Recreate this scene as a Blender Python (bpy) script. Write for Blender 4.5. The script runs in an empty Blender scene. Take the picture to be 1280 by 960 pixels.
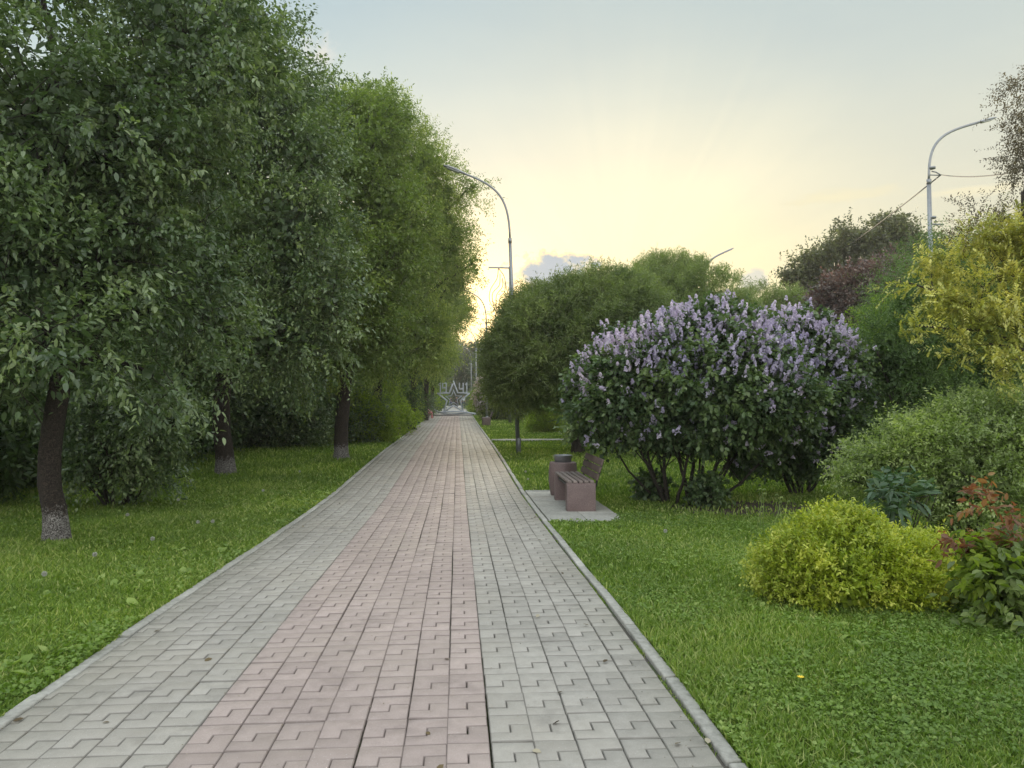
import bpy, bmesh, math, random
import numpy as np
from mathutils import Vector, Matrix

random.seed(7)
RNG = np.random.default_rng(11)
sc = bpy.context.scene
COL = sc.collection
R = math.radians

# ------------------------------------------------------------------ camera
YAW, PITCH, F, CAMZ = R(4.22), R(1.24), 925.0, 1.6
cd = bpy.data.cameras.new('camera')
cd.sensor_width = 36.0
cd.lens = 36.0 * F / 1280.0
cd.clip_start, cd.clip_end = 0.05, 3000
cam = bpy.data.objects.new('camera', cd)
cam.location = (0, 0, CAMZ)
cam.rotation_euler = (R(90) + PITCH, 0, -YAW)
COL.objects.link(cam)
sc.camera = cam

# ------------------------------------------------------------------ sun and sky
SUN_AZ, SUN_EL = R(2.6), R(7.5)
sc.view_settings.view_transform = 'Standard'
sc.view_settings.look = 'None'
sc.view_settings.gamma = 1
sc.view_settings.use_curve_mapping = False
sc.view_settings.exposure = 0.0
sc.cycles.max_bounces = 7
sc.cycles.diffuse_bounces = 3
sc.cycles.glossy_bounces = 2
sc.cycles.transmission_bounces = 4
sc.cycles.transparent_max_bounces = 4
sc.cycles.volume_bounces = 0
sc.cycles.sample_clamp_indirect = 4.0

sd = bpy.data.lights.new('sun', 'SUN')
sd.energy = 2.4
sd.angle = R(9)
sd.color = (1.0, 0.83, 0.58)
so = bpy.data.objects.new('sun', sd)
sdir = Vector((math.sin(SUN_AZ) * math.cos(SUN_EL), math.cos(SUN_AZ) * math.cos(SUN_EL), math.sin(SUN_EL)))
so.rotation_euler = sdir.to_track_quat('Z', 'Y').to_euler()
so.location = (0, 0, 30)
COL.objects.link(so)


class NT:
    """short-hand for node trees"""
    def __init__(self, tree):
        self.t = tree
        self.n = tree.nodes
        self.l = tree.links

    def new(self, typ, ins=None, **kw):
        nd = self.n.new(typ)
        for k, v in kw.items():
            setattr(nd, k, v)
        for k, v in (ins or {}).items():
            self.put(nd.inputs[k], v)
        return nd

    def put(self, sock, v):
        if isinstance(v, bpy.types.NodeSocket):
            self.l.new(v, sock)
        elif isinstance(v, bpy.types.Node):
            self.l.new(v.outputs[0], sock)
        else:
            if sock.type == 'RGBA' and len(v) == 3:
                v = (*v, 1)
            sock.default_value = v

    def m(self, op, a, b=None, c=None, clamp=False):
        nd = self.n.new('ShaderNodeMath')
        nd.operation = op
        nd.use_clamp = clamp
        self.put(nd.inputs[0], a)
        if b is not None:
            self.put(nd.inputs[1], b)
        if c is not None:
            self.put(nd.inputs[2], c)
        return nd.outputs[0]

    def ramp(self, fac, stops, interp='LINEAR'):
        nd = self.n.new('ShaderNodeValToRGB')
        cr = nd.color_ramp
        cr.interpolation = interp
        while len(cr.elements) < len(stops):
            cr.elements.new(0.5)
        for e, (p, c) in zip(cr.elements, stops):
            e.position = p
            e.color = (*c, 1) if len(c) == 3 else c
        self.put(nd.inputs[0], fac)
        return nd.outputs[0]

    def mix(self, fac, a, b, blend='MIX'):
        nd = self.n.new('ShaderNodeMix')
        nd.data_type = 'RGBA'
        nd.blend_type = blend
        self.put(nd.inputs[0], fac)
        self.put(nd.inputs[6], a)
        self.put(nd.inputs[7], b)
        return nd.outputs[2]

    def noise(self, vec, scale, detail=3, rough=0.55, out=0):
        nd = self.n.new('ShaderNodeTexNoise')
        nd.inputs['Scale'].default_value = scale
        nd.inputs['Detail'].default_value = detail
        nd.inputs['Roughness'].default_value = rough
        if vec is not None:
            self.put(nd.inputs['Vector'], vec)
        return nd.outputs[out]


w = bpy.data.worlds.new('World')
sc.world = w
w.use_nodes = True
wt = NT(w.node_tree)
wt.n.clear()
geo = wt.new('ShaderNodeTexCoord')
DIR = geo.outputs['Generated']
sep = wt.new('ShaderNodeSeparateXYZ', {0: DIR})
dx, dy, dz = sep.outputs
sky = wt.new('ShaderNodeTexSky', sky_type='NISHITA')
sky.sun_disc = False
sky.sun_elevation = SUN_EL
sky.sun_rotation = SUN_AZ
sky.altitude = 150
sky.air_density = 1.0
sky.dust_density = 2.2
sky.ozone_density = 1.0
# azimuth (deg, 0 = down the path, + = to the right) and elevation (deg)
az = wt.m('MULTIPLY', wt.m('ARCTAN2', dx, dy), 180 / math.pi)
el = wt.m('MULTIPLY', wt.m('ARCSINE', dz), 180 / math.pi)
# thin high overcast lit by the low sun: colour by elevation, unseen zenith brightened as added fill
elf = wt.m('DIVIDE', el, 90.0, clamp=True)
veil = wt.ramp(elf, [(0.0, (0.98, 0.86, 0.52)), (0.09, (0.96, 0.87, 0.56)), (0.17, (0.86, 0.84, 0.67)), (0.25, (0.70, 0.76, 0.70)),
                     (0.35, (0.49, 0.62, 0.67)), (0.55, (1.5, 1.62, 1.66)), (1.0, (2.5, 2.6, 2.65))])
bluer = wt.m('MULTIPLY', wt.m('DIVIDE', wt.m('SUBTRACT', 8.0, az), 35.0, clamp=True), wt.m('DIVIDE', wt.m('SUBTRACT', el, 10.0), 15.0, clamp=True))
veil = wt.mix(bluer, veil, wt.mix(1.0, veil, (0.88, 1.0, 1.12), 'MULTIPLY'))
cosang = wt.new('ShaderNodeVectorMath', {0: DIR, 1: tuple(sdir)}, operation='DOT_PRODUCT').outputs['Value']
ang = wt.m('MULTIPLY', wt.m('ARCCOSINE', cosang), 180 / math.pi)
# away from the sun the unseen veil is greyer and brightened as added foliage fill
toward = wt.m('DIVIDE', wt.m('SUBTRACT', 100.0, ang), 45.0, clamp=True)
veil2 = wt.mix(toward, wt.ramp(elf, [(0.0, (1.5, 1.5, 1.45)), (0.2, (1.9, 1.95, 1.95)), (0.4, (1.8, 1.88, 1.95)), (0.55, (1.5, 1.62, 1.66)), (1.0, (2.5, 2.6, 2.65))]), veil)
nsk = wt.noise(wt.new('ShaderNodeMapping', {0: DIR, 3: (1, 1, 3.5)}), 2.2, 4, 0.5)
veil3 = wt.mix(1.0, veil2, wt.ramp(nsk, [(0.3, (0.93, 0.945, 0.965)), (0.7, (1.06, 1.045, 1.01))]), 'MULTIPLY')
# low sun glow through the air
glow = wt.m('POWER', wt.m('SUBTRACT', 1.0, wt.m('DIVIDE', ang, 9.0), clamp=True), 2.4)
# brighter yellow patch of sky to the right of the sun where the high cloud thins
pd = (math.sin(R(17.5)) * math.cos(R(12)), math.cos(R(17.5)) * math.cos(R(12)), math.sin(R(12)))
ca2 = wt.new('ShaderNodeVectorMath', {0: DIR, 1: pd}, operation='DOT_PRODUCT').outputs['Value']
ang2 = wt.m('MULTIPLY', wt.m('ARCCOSINE', ca2), 180 / math.pi)
patch2 = wt.m('POWER', wt.m('SUBTRACT', 1.0, wt.m('DIVIDE', ang2, 16.0), clamp=True), 1.3)
nish = wt.mix(1.0, sky.outputs[0], (0.10, 0.10, 0.10), 'MULTIPLY')
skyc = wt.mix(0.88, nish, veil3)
skyc = wt.mix(1.0, skyc, wt.mix(glow, (0, 0, 0), (1.6, 1.0, 0.30)), 'ADD')
skyc = wt.mix(1.0, skyc, wt.mix(patch2, (0, 0, 0), (0.20, 0.145, 0.03)), 'ADD')
# faint rays fanning up from the hidden sun
pol = wt.m('ARCTAN2', wt.m('SUBTRACT', el, 7.5), wt.m('SUBTRACT', az, 12.5))
rn_ = wt.noise(wt.new('ShaderNodeCombineXYZ', {0: wt.m('MULTIPLY', pol, 3.2), 1: 4.4, 2: 0.0}), 2.0, 2, 0.5)
rfall = wt.m('MULTIPLY', wt.m('SUBTRACT', 1.0, wt.m('DIVIDE', ang2, 20.0), clamp=True), wt.m('MULTIPLY', wt.m('SUBTRACT', rn_, 0.42, clamp=True), 1.0))
skyc = wt.mix(1.0, skyc, wt.mix(rfall, (0, 0, 0), (0.30, 0.22, 0.11)), 'ADD')


def cloud(c, a0, e0, wa, we, col_core, col_rim, seed, amount=1.0, sc_=(0.35, 0.7), soft=0.16):
    """one cloud round azimuth a0, elevation e0 (degrees), with a bright rim"""
    v = wt.new('ShaderNodeCombineXYZ', {0: wt.m('ADD', wt.m('MULTIPLY', az, sc_[0]), seed), 1: wt.m('MULTIPLY', el, sc_[1]), 2: seed})
    nz = wt.noise(v, 1.0, 6, 0.62)
    qa = wt.m('DIVIDE', wt.m('SUBTRACT', az, a0), wa)
    qe = wt.m('DIVIDE', wt.m('SUBTRACT', el, e0), we)
    rr = wt.m('SQRT', wt.m('ADD', wt.m('MULTIPLY', qa, qa), wt.m('MULTIPLY', qe, qe)))
    d = wt.m('ADD', wt.m('SUBTRACT', 1.0, rr), wt.m('MULTIPLY', wt.m('SUBTRACT', nz, 0.5), 2.4))
    body = wt.m('DIVIDE', d, soft, clamp=True)
    core = wt.m('DIVIDE', wt.m('SUBTRACT', d, soft * 0.9), 0.35, clamp=True)
    front = wt.m('GREATER_THAN', dy, 0.0)
    colr = wt.mix(core, col_rim, col_core)
    return wt.mix(wt.m('MULTIPLY', wt.m('MULTIPLY', body, front), amount), c, colr)


skyc = cloud(skyc, 7.4, 9.7, 3.6, 1.7, (0.46, 0.53, 0.62), (1.25, 1.02, 0.55), 3.1, 0.95, (0.5, 0.7), 0.12)
skyc = cloud(skyc, 12.0, 9.2, 1.8, .5, (0.60, 0.62, 0.62), (1.35, 1.1, 0.6), 31.3, 0.8, (0.7, 1.1), 0.3)
skyc = cloud(skyc, 22.3, 8.7, 1.2, 0.9, (0.66, 0.68, 0.68), (0.95, 0.88, 0.66), 9.4, 0.7, (0.8, 1.2))
skyc = cloud(skyc, 28.5, 14.2, 4.0, 0.55, (0.97, 0.88, 0.58), (0.93, 0.85, 0.58), 5.7, 0.6, (0.3, 1.6), 0.5)
skyc = cloud(skyc, 36.5, 13.6, 4.2, 0.45, (1.0, 0.90, 0.60), (0.93, 0.86, 0.62), 14.7, 0.6, (0.3, 1.6), 0.5)
skyc = cloud(skyc, -10.4, 24.6, 1.6, 1.1, (0.92, 0.84, 0.70), (0.86, 0.82, 0.74), 21.7, 0.6, (0.9, 0.9), 0.7)
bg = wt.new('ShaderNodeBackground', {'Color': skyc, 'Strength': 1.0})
# the Sky Texture is physically bright: its share enters at a strength of 0.1 through the multiply above
wo = wt.new('ShaderNodeOutputWorld', {0: bg})

# ------------------------------------------------------------------ helpers
def tag(o, label=None, cat=None, group=None, kind=None):
    if label: o['label'] = label
    if cat: o['category'] = cat
    if group: o['group'] = group
    if kind: o['kind'] = kind
    return o


def empty(name, loc, label, cat, group=None, rz=0.0):
    o = bpy.data.objects.new(name, None)
    o.location = loc
    o.rotation_euler = (0, 0, rz)
    o.empty_display_size = 0.2
    COL.objects.link(o)
    return tag(o, label, cat, group)


CT, ST = math.cos(YAW), math.sin(YAW)


def GZ(y):
    """height of the gently rolling ground along the path"""
    return float(np.interp(y, GY, GH))


GY = np.array([-30, 4, 6, 8.5, 11, 13.5, 17, 22, 30, 44, 59, 100, 160, 700])
GH = np.array([0.0, 0.0, -.01, -.06, -.10, -.12, -.06, .03, .08, .16, .30, .38, .42, .42])


def at(px, D):
    """ground position seen at column px (of 1280) at distance D along the camera's axis"""
    xc = (px - 640) / F * D
    return (xc * CT + D * ST, -xc * ST + D * CT)


def zat(py, D):
    return CAMZ + (500 - py) / F * D


def mesh_np(name, co, loops, starts, mats, rnd=None, smooth=False, matidx=None):
    me = bpy.data.meshes.new(name)
    co = np.ascontiguousarray(co, np.float32)
    me.vertices.add(len(co))
    me.vertices.foreach_set('co', co.ravel())
    me.loops.add(len(loops))
    me.loops.foreach_set('vertex_index', np.ascontiguousarray(loops, np.int32))
    me.polygons.add(len(starts))
    me.polygons.foreach_set('loop_start', np.ascontiguousarray(starts, np.int32))
    if smooth:
        me.polygons.foreach_set('use_smooth', np.ones(len(starts), bool))
    if rnd is not None:
        a = me.attributes.new('rnd', 'FLOAT', 'FACE')
        a.data.foreach_set('value', np.ascontiguousarray(rnd, np.float32))
    if matidx is not None:
        me.polygons.foreach_set('material_index', np.ascontiguousarray(matidx, np.int32))
    me.update(calc_edges=True)
    for m_ in (mats if isinstance(mats, (list, tuple)) else [mats]):
        me.materials.append(m_)
    return me


def link(name, me, parent=None, loc=None):
    o = bpy.data.objects.new(name, me)
    COL.objects.link(o)
    if parent is not None:
        o.parent = parent
    if loc is not None:
        o.location = loc
    return o


class MB:
    """collects boxes, tubes and prisms into ONE mesh"""
    def __init__(self):
        self.v, self.f, self.r = [], [], []

    def add(self, vs, fs, r=None):
        b = len(self.v)
        self.v += [tuple(p) for p in vs]
        self.f += [tuple(i + b for i in f) for f in fs]
        r = random.random() if r is None else r
        self.r += [r] * len(fs)

    def box(self, x0, x1, y0, y1, z0, z1, bev=0.0, M=None):
        bm = bmesh.new()
        bmesh.ops.create_cube(bm, size=1.0)
        for v in bm.verts:
            v.co = Vector(((x0 + x1) / 2 + v.co.x * (x1 - x0), (y0 + y1) / 2 + v.co.y * (y1 - y0), (z0 + z1) / 2 + v.co.z * (z1 - z0)))
        if bev > 0:
            bmesh.ops.bevel(bm, geom=bm.edges[:], offset=bev, segments=2, affect='EDGES', profile=0.6)
        if M is not None:
            bm.transform(M)
        bm.verts.index_update()
        self.add([v.co[:] for v in bm.verts], [[v.index for v in f.verts] for f in bm.faces])
        bm.free()
        return self

    def tube(self, pts, rad, n=8, cap=True, lump=0.0):
        pts = [Vector(p) for p in pts]
        if not hasattr(rad, '__len__'):
            rad = [rad] * len(pts)
        vs, fs = [], []
        up = Vector((0.13, 0.2, 1)).normalized()
        prev = None
        for i, p in enumerate(pts):
            d = (pts[min(i + 1, len(pts) - 1)] - pts[max(i - 1, 0)])
            if d.length < 1e-9: d = Vector((0, 0, 1))
            d.normalize()
            if prev is None:
                a = d.cross(Vector((1, 0.1, 0.05)) if abs(d.z) > 0.8 else up).normalized()
            else:
                a = (prev - d * prev.dot(d)).normalized()
            prev = a
            b = d.cross(a)
            for k in range(n):
                t = 2 * math.pi * k / n
                rr = rad[i] * (1 + lump * math.sin(3 * t + i * 0.6) * 0.5 + lump * random.uniform(-.5, .5))
                vs.append(p + a * math.cos(t) * rr + b * math.sin(t) * rr)
        for i in range(len(pts) - 1):
            for k in range(n):
                k2 = (k + 1) % n
                fs.append((i * n + k, i * n + k2, (i + 1) * n + k2, (i + 1) * n + k))
        if cap:
            fs.append(tuple(range(n - 1, -1, -1)))
            fs.append(tuple((len(pts) - 1) * n + k for k in range(n)))
        self.add(vs, fs)
        return self

    def lathe(self, prof, n=24, loc=(0, 0, 0), ang0=0.0):
        vs, fs = [], []
        for r, z in prof:
            for k in range(n):
                t = ang0 + 2 * math.pi * k / n
                vs.append((loc[0] + r * math.cos(t), loc[1] + r * math.sin(t), loc[2] + z))
        for i in range(len(prof) - 1):
            for k in range(n):
                k2 = (k + 1) % n
                fs.append((i * n + k, i * n + k2, (i + 1) * n + k2, (i + 1) * n + k))
        fs.append(tuple(range(n - 1, -1, -1)))
        fs.append(tuple((len(prof) - 1) * n + k for k in range(n)))
        self.add(vs, fs)
        return self

    def build(self, name, mat, parent=None, loc=None, smooth=False):
        lens = np.array([len(f) for f in self.f])
        loops = np.array([i for f in self.f for i in f])
        starts = np.concatenate([[0], np.cumsum(lens)[:-1]])
        me = mesh_np(name, np.array(self.v), loops, starts, mat, rnd=self.r, smooth=smooth)
        return link(name, me, parent, loc)


# ------------------------------------------------------------------ materials
def mat(name):
    m_ = bpy.data.materials.new(name)
    m_.use_nodes = True
    t = NT(m_.node_tree)
    t.n.clear()
    return m_, t


def out(t, sh):
    t.new('ShaderNodeOutputMaterial', {0: sh})


def pos(t):
    return t.new('ShaderNodeTexCoord').outputs['Object']


def wpos(t):
    return t.new('ShaderNodeNewGeometry').outputs['Position']


def rndattr(t):
    return t.new('ShaderNodeAttribute', attribute_name='rnd').outputs['Fac']


def leaf_mat(name, cols, trans=0.35, rough=0.45, tint=None, spec=0.4, patch=0.9):
    """leaves: per-leaf colour from three tones, hue drifting slowly through the crown, light passing through"""
    m_, t = mat(name)
    r = rndattr(t)
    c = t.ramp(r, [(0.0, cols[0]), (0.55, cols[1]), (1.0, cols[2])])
    nz = t.noise(pos(t), patch, 2)
    c = t.mix(1.0, c, t.ramp(nz, [(0.3, (0.78, 0.80, 0.86)), (0.7, (1.18, 1.14, 1.0))]), 'MULTIPLY')
    bs = t.new('ShaderNodeBsdfPrincipled', {'Base Color': c, 'Roughness': rough, 'Specular IOR Level': spec})
    tc = t.mix(1.0, c, tint or (1.5, 1.75, 0.55), 'MULTIPLY')
    tr = t.new('ShaderNodeBsdfTranslucent', {0: tc})
    out(t, t.new('ShaderNodeMixShader', {0: trans, 1: bs, 2: tr}))
    return m_


def bark_mat(name, dark, light, scale=9.0, paint=None):
    m_, t = mat(name)
    p = pos(t)
    wv = t.new('ShaderNodeVectorMath', {0: p, 1: t.noise(p, 6, 3, out=1)}, operation='ADD').outputs[0]
    st = t.new('ShaderNodeMapping', {0: wv, 3: (1, 1, 0.18)})
    n1 = t.noise(st, scale, 6, 0.65)
    vo = t.new('ShaderNodeTexVoronoi', {'Vector': st, 'Scale': scale * 2.4}, feature='DISTANCE_TO_EDGE').outputs['Distance']
    crack = t.m('ADD', t.m('MULTIPLY', vo, 4.0), 0.08, clamp=True)
    fac = t.m('MULTIPLY', n1, crack)
    c = t.ramp(fac, [(0.12, dark), (0.6, light)])
    if paint:   # old lime wash flaking off the foot of the trunk
        z = t.new('ShaderNodeSeparateXYZ', {0: p}).outputs[2]
        flake = t.noise(p, 22, 4, 0.7)
        k = t.m('SUBTRACT', t.m('ADD', paint[1], t.m('MULTIPLY', t.m('SUBTRACT', flake, 0.5), 0.7)), z)
        k = t.m('MULTIPLY', t.m('MULTIPLY', k, 9.0, clamp=True), t.m('MULTIPLY', t.m('ADD', crack, -0.15, clamp=True), 1.2, clamp=True))
        c = t.mix(k, c, paint[0])
    bmp = t.new('ShaderNodeBump', {'Strength': 0.9, 'Distance': 0.02, 'Height': fac})
    bs = t.new('ShaderNodeBsdfPrincipled', {'Base Color': c, 'Roughness': 0.9, 'Normal': bmp.outputs[0]})
    out(t, bs)
    return m_


def rough_mat(name, c0, c1, scale=30, rough=0.8, bump=0.3, dist=0.004, metal=0.0, speck=None, perpiece=0.0):
    m_, t = mat(name)
    p = pos(t)
    n1 = t.noise(p, scale, 5, 0.6)
    n2 = t.noise(p, scale * 0.08, 3, 0.5)
    c = t.ramp(t.m('ADD', t.m('MULTIPLY', n1, 0.6), t.m('MULTIPLY', n2, 0.4)), [(0.35, c0), (0.65, c1)])
    if perpiece:
        c = t.mix(1.0, c, t.ramp(rndattr(t), [(0, (1 - perpiece,) * 3), (1, (1 + perpiece,) * 3)]), 'MULTIPLY')
    if speck:
        vo = t.new('ShaderNodeTexVoronoi', {'Vector': p, 'Scale': speck[1]}).outputs['Distance']
        c = t.mix(t.m('LESS_THAN', vo, speck[2]), c, speck[0])
    bmp = t.new('ShaderNodeBump', {'Strength': bump, 'Distance': dist, 'Height': n1})
    bs = t.new('ShaderNodeBsdfPrincipled', {'Base Color': c, 'Roughness': rough, 'Metallic': metal, 'Normal': bmp.outputs[0]})
    out(t, bs)
    return m_


def paver_mat(name, base, warm):
    m_, t = mat(name)
    p = wpos(t)
    r = rndattr(t)
    fine = t.noise(p, 260, 3, 0.7)
    mid = t.noise(p, 14, 4, 0.6)
    big = t.noise(p, 0.8, 3, 0.5)
    c = t.mix(t.m('MAXIMUM', r, 0.0), tuple(x * 0.86 for x in base), tuple(x * 1.12 for x in base))
    c = t.mix(1.0, c, t.ramp(fine, [(0.3, (0.80, 0.80, 0.80)), (0.7, (1.18, 1.18, 1.18))]), 'MULTIPLY')
    c = t.mix(1.0, c, t.ramp(mid, [(0.3, (0.90, 0.90, 0.89)), (0.7, (1.07, 1.07, 1.07))]), 'MULTIPLY')
    c = t.mix(t.m('MULTIPLY', t.m('SUBTRACT', big, 0.45, clamp=True), 2.2, clamp=True), c, warm)
    vo = t.new('ShaderNodeTexVoronoi', {'Vector': p, 'Scale': 55.0})
    sp = t.m('LESS_THAN', vo.outputs['Distance'], t.m('MULTIPLY', t.noise(p, 3.0, 2), 0.16))
    c = t.mix(t.m('MULTIPLY', sp, 0.75), c, (0.62, 0.61, 0.58))
    st = t.noise(t.new('ShaderNodeMapping', {0: p, 1: (7, 3, 0)}), 2.3, 5, 0.7)
    c = t.mix(t.m('MULTIPLY', t.m('SUBTRACT', st, 0.55, clamp=True), 3.0, clamp=True), c, tuple(x * 0.5 for x in base))
    # grit gathered in the chamfers
    c = t.mix(t.m('MULTIPLY', t.m('LESS_THAN', r, -0.5), 0.5), c, tuple(x * 0.45 for x in base))
    wx = t.new('ShaderNodeSeparateXYZ', {0: p}).outputs[0]
    edge_ = t.m('MULTIPLY', t.m('SUBTRACT', t.m('ABSOLUTE', t.m('ADD', wx, 0.516)), 1.25, clamp=True), 1.6, clamp=True)
    grime = t.m('MULTIPLY', edge_, t.noise(p, 1.7, 5, 0.65))
    c = t.mix(t.m('MULTIPLY', grime, 0.75, clamp=True), c, (0.13, 0.13, 0.085))
    hgt = t.m('ADD', fine, t.m('MULTIPLY', mid, 0.6))
    bmp = t.new('ShaderNodeBump', {'Strength': 0.8, 'Distance': 0.003, 'Height': hgt})
    bs = t.new('ShaderNodeBsdfPrincipled', {'Base Color': c, 'Roughness': 0.72, 'Specular IOR Level': 0.35, 'Normal': bmp.outputs[0]})
    out(t, bs)
    return m_


M = {}
M['bark'] = bark_mat('bark_dark', (0.018, 0.013, 0.010), (0.085, 0.062, 0.048), 10, ((0.38, 0.355, 0.335), 0.42))
M['bark_plain'] = bark_mat('bark_plain', (0.016, 0.013, 0.010), (0.075, 0.058, 0.045), 10)
M['bark_twig'] = bark_mat('bark_twig', (0.03, 0.024, 0.018), (0.10, 0.08, 0.06), 16)
M['cherry_leaf'] = leaf_mat('cherry_leaf', [(0.068, 0.110, 0.050), (0.112, 0.165, 0.074), (0.22, 0.28, 0.13)], 0.24, 0.40, spec=0.65)
M['mid_leaf'] = leaf_mat('mid_leaf', [(0.095, 0.145, 0.05), (0.15, 0.205, 0.066), (0.24, 0.30, 0.10)], 0.4, 0.45)
M['ash_leaf'] = leaf_mat('ash_leaf', [(0.125, 0.18, 0.052), (0.195, 0.26, 0.075), (0.33, 0.38, 0.13)], 0.42, 0.5, (1.3, 1.45, 0.6))
M['dark_leaf'] = leaf_mat('dark_leaf', [(0.045, 0.082, 0.032), (0.068, 0.112, 0.042), (0.10, 0.155, 0.055)], 0.3, 0.5)
M['bright_leaf'] = leaf_mat('bright_leaf', [(0.15, 0.215, 0.03), (0.22, 0.29, 0.04), (0.31, 0.38, 0.06)], 0.5, 0.5)
M['willow_leaf'] = leaf_mat('willow_leaf', [(0.115, 0.155, 0.062), (0.165, 0.21, 0.08), (0.24, 0.29, 0.12)], 0.35, 0.5)
M['lilac_leaf'] = leaf_mat('lilac_leaf', [(0.062, 0.102, 0.050), (0.098, 0.152, 0.068), (0.165, 0.225, 0.10)], 0.3, 0.4)
M['gold_spirea'] = leaf_mat('gold_spirea_leaf', [(0.23, 0.325, 0.03), (0.38, 0.46, 0.05), (0.62, 0.65, 0.14)], 0.4, 0.5, (1.3, 1.25, 0.5))
M['grey_spirea'] = leaf_mat('grey_spirea_leaf', [(0.18, 0.235, 0.09), (0.27, 0.335, 0.13), (0.40, 0.46, 0.21)], 0.4, 0.5)
M['locust_leaf'] = leaf_mat('golden_locust_leaf', [(0.24, 0.29, 0.07), (0.40, 0.44, 0.12), (0.66, 0.67, 0.28)], 0.45, 0.5, (1.3, 1.15, 0.5))
M['pea_leaf'] = leaf_mat('pea_shrub_leaf', [(0.08, 0.135, 0.05), (0.12, 0.19, 0.065), (0.17, 0.25, 0.09)], 0.35, 0.45)
M['purple_leaf'] = leaf_mat('purple_leaf', [(0.080, 0.072, 0.062), (0.12, 0.100, 0.09), (0.22, 0.185, 0.165)], 0.3, 0.4, (1.6, 0.8, 0.8))
M['conifer'] = leaf_mat('dark_far_leaf', [(0.050, 0.080, 0.060), (0.068, 0.10, 0.07), (0.09, 0.13, 0.085)], 0.2, 0.6)
M['russet_leaf'] = leaf_mat('russet_leaf', [(0.17, 0.085, 0.050), (0.24, 0.13, 0.065), (0.34, 0.25, 0.08)], 0.4, 0.4, (1.6, 0.9, 0.6))
M['fleshy_leaf'] = leaf_mat('fleshy_leaf', [(0.05, 0.10, 0.05), (0.08, 0.14, 0.07), (0.12, 0.19, 0.10)], 0.2, 0.35)
M['blossom'] = leaf_mat('lilac_blossom', [(0.52, 0.47, 0.64), (0.66, 0.60, 0.76), (0.82, 0.77, 0.88)], 0.35, 0.6, (1.1, 1.0, 1.15), 0.2, 0.6)
M['white_blossom'] = leaf_mat('white_blossom', [(0.50, 0.42, 0.42), (0.66, 0.60, 0.58), (0.75, 0.72, 0.70)], 0.35, 0.6, (1.1, 1.0, 1.0), 0.2)
M['grass'] = leaf_mat('grass_blade', [(0.112, 0.185, 0.034), (0.200, 0.300, 0.052), (0.44, 0.48, 0.19)], 0.38, 0.5, (1.3, 1.5, 0.5), 0.3, 0.45)
M['clover'] = leaf_mat('clover_leaf', [(0.12, 0.20, 0.045), (0.18, 0.275, 0.06), (0.30, 0.39, 0.12)], 0.3, 0.5, (1.3, 1.5, 0.5), 0.3, 0.6)
M['seed'] = leaf_mat('seed_fluff', [(0.5, 0.52, 0.46), (0.6, 0.6, 0.55), (0.7, 0.7, 0.66)], 0.4, 0.9, (1, 1, 1), 0.1)
M['paver_grey'] = paver_mat('paver_grey', (0.350, 0.330, 0.298), (0.345, 0.315, 0.268))
M['brown_leaf'] = leaf_mat('brown_leaf', [(0.07, 0.06, 0.045), (0.11, 0.095, 0.06), (0.18, 0.16, 0.09)], 0.3, 0.5, (1.3, 1.1, 0.7))
M['poplar_leaf'] = leaf_mat('poplar_leaf', [(0.095, 0.100, 0.078), (0.14, 0.145, 0.105), (0.22, 0.22, 0.16)], 0.4, 0.5)
M['paver_red'] = paver_mat('paver_red', (0.380, 0.310, 0.286), (0.355, 0.300, 0.262))
M['kerb'] = rough_mat('kerb_concrete', (0.22, 0.215, 0.19), (0.42, 0.41, 0.37), 24, 0.85, 0.9, 0.006, perpiece=0.14)
M['plain_path'] = rough_mat('path_concrete', (0.32, 0.31, 0.28), (0.45, 0.43, 0.39), 20, 0.9, 0.4)
M['granite'] = rough_mat('red_terrazzo', (0.125, 0.085, 0.082), (0.19, 0.132, 0.126), 60, 0.6, 0.25, 0.002, speck=((0.33, 0.27, 0.25), 120, 0.25))
M['granite_grey'] = rough_mat('grey_terrazzo', (0.08, 0.075, 0.072), (0.13, 0.125, 0.12), 60, 0.6, 0.25, 0.002)
M['wood'] = rough_mat('weathered_brown_wood', (0.075, 0.052, 0.045), (0.15, 0.108, 0.092), 26, 0.7, 0.4, 0.003, perpiece=0.15)
M['slat'] = rough_mat('greyed_seat_wood', (0.15, 0.115, 0.105), (0.26, 0.21, 0.19), 26, 0.6, 0.4, 0.003, perpiece=0.15)
M['steel_dark'] = rough_mat('dark_steel', (0.02, 0.02, 0.022), (0.04, 0.04, 0.042), 40, 0.5, 0.2, 0.001, 0.3)
M['zinc'] = rough_mat('galvanised_steel', (0.22, 0.23, 0.24), (0.34, 0.35, 0.36), 18, 0.45, 0.1, 0.001, 0.6)
M['lamp_body'] = rough_mat('lamp_housing', (0.30, 0.31, 0.33), (0.38, 0.39, 0.41), 30, 0.5, 0.1, 0.001, 0.3)
M['lens'] = rough_mat('lamp_lens', (0.55, 0.56, 0.58), (0.62, 0.63, 0.64), 30, 0.25, 0.0, 0.001)
M['star_steel'] = rough_mat('star_grey_steel', (0.36, 0.39, 0.44), (0.46, 0.49, 0.54), 14, 0.5, 0.1, 0.001, 0.1)
M['bronze_wire'] = rough_mat('bronze_wire', (0.28, 0.20, 0.12), (0.36, 0.26, 0.16), 14, 0.5, 0.1, 0.001, 0.4)
M['skin'] = rough_mat('skin', (0.42, 0.27, 0.20), (0.48, 0.31, 0.24), 10, 0.6, 0.0)
M['cloth_dark'] = rough_mat('cloth_dark', (0.018, 0.018, 0.026), (0.03, 0.03, 0.04), 30, 0.9, 0.2)
M['cloth_white'] = rough_mat('cloth_white', (0.66, 0.66, 0.74), (0.76, 0.76, 0.82), 30, 0.9, 0.2)
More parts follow.
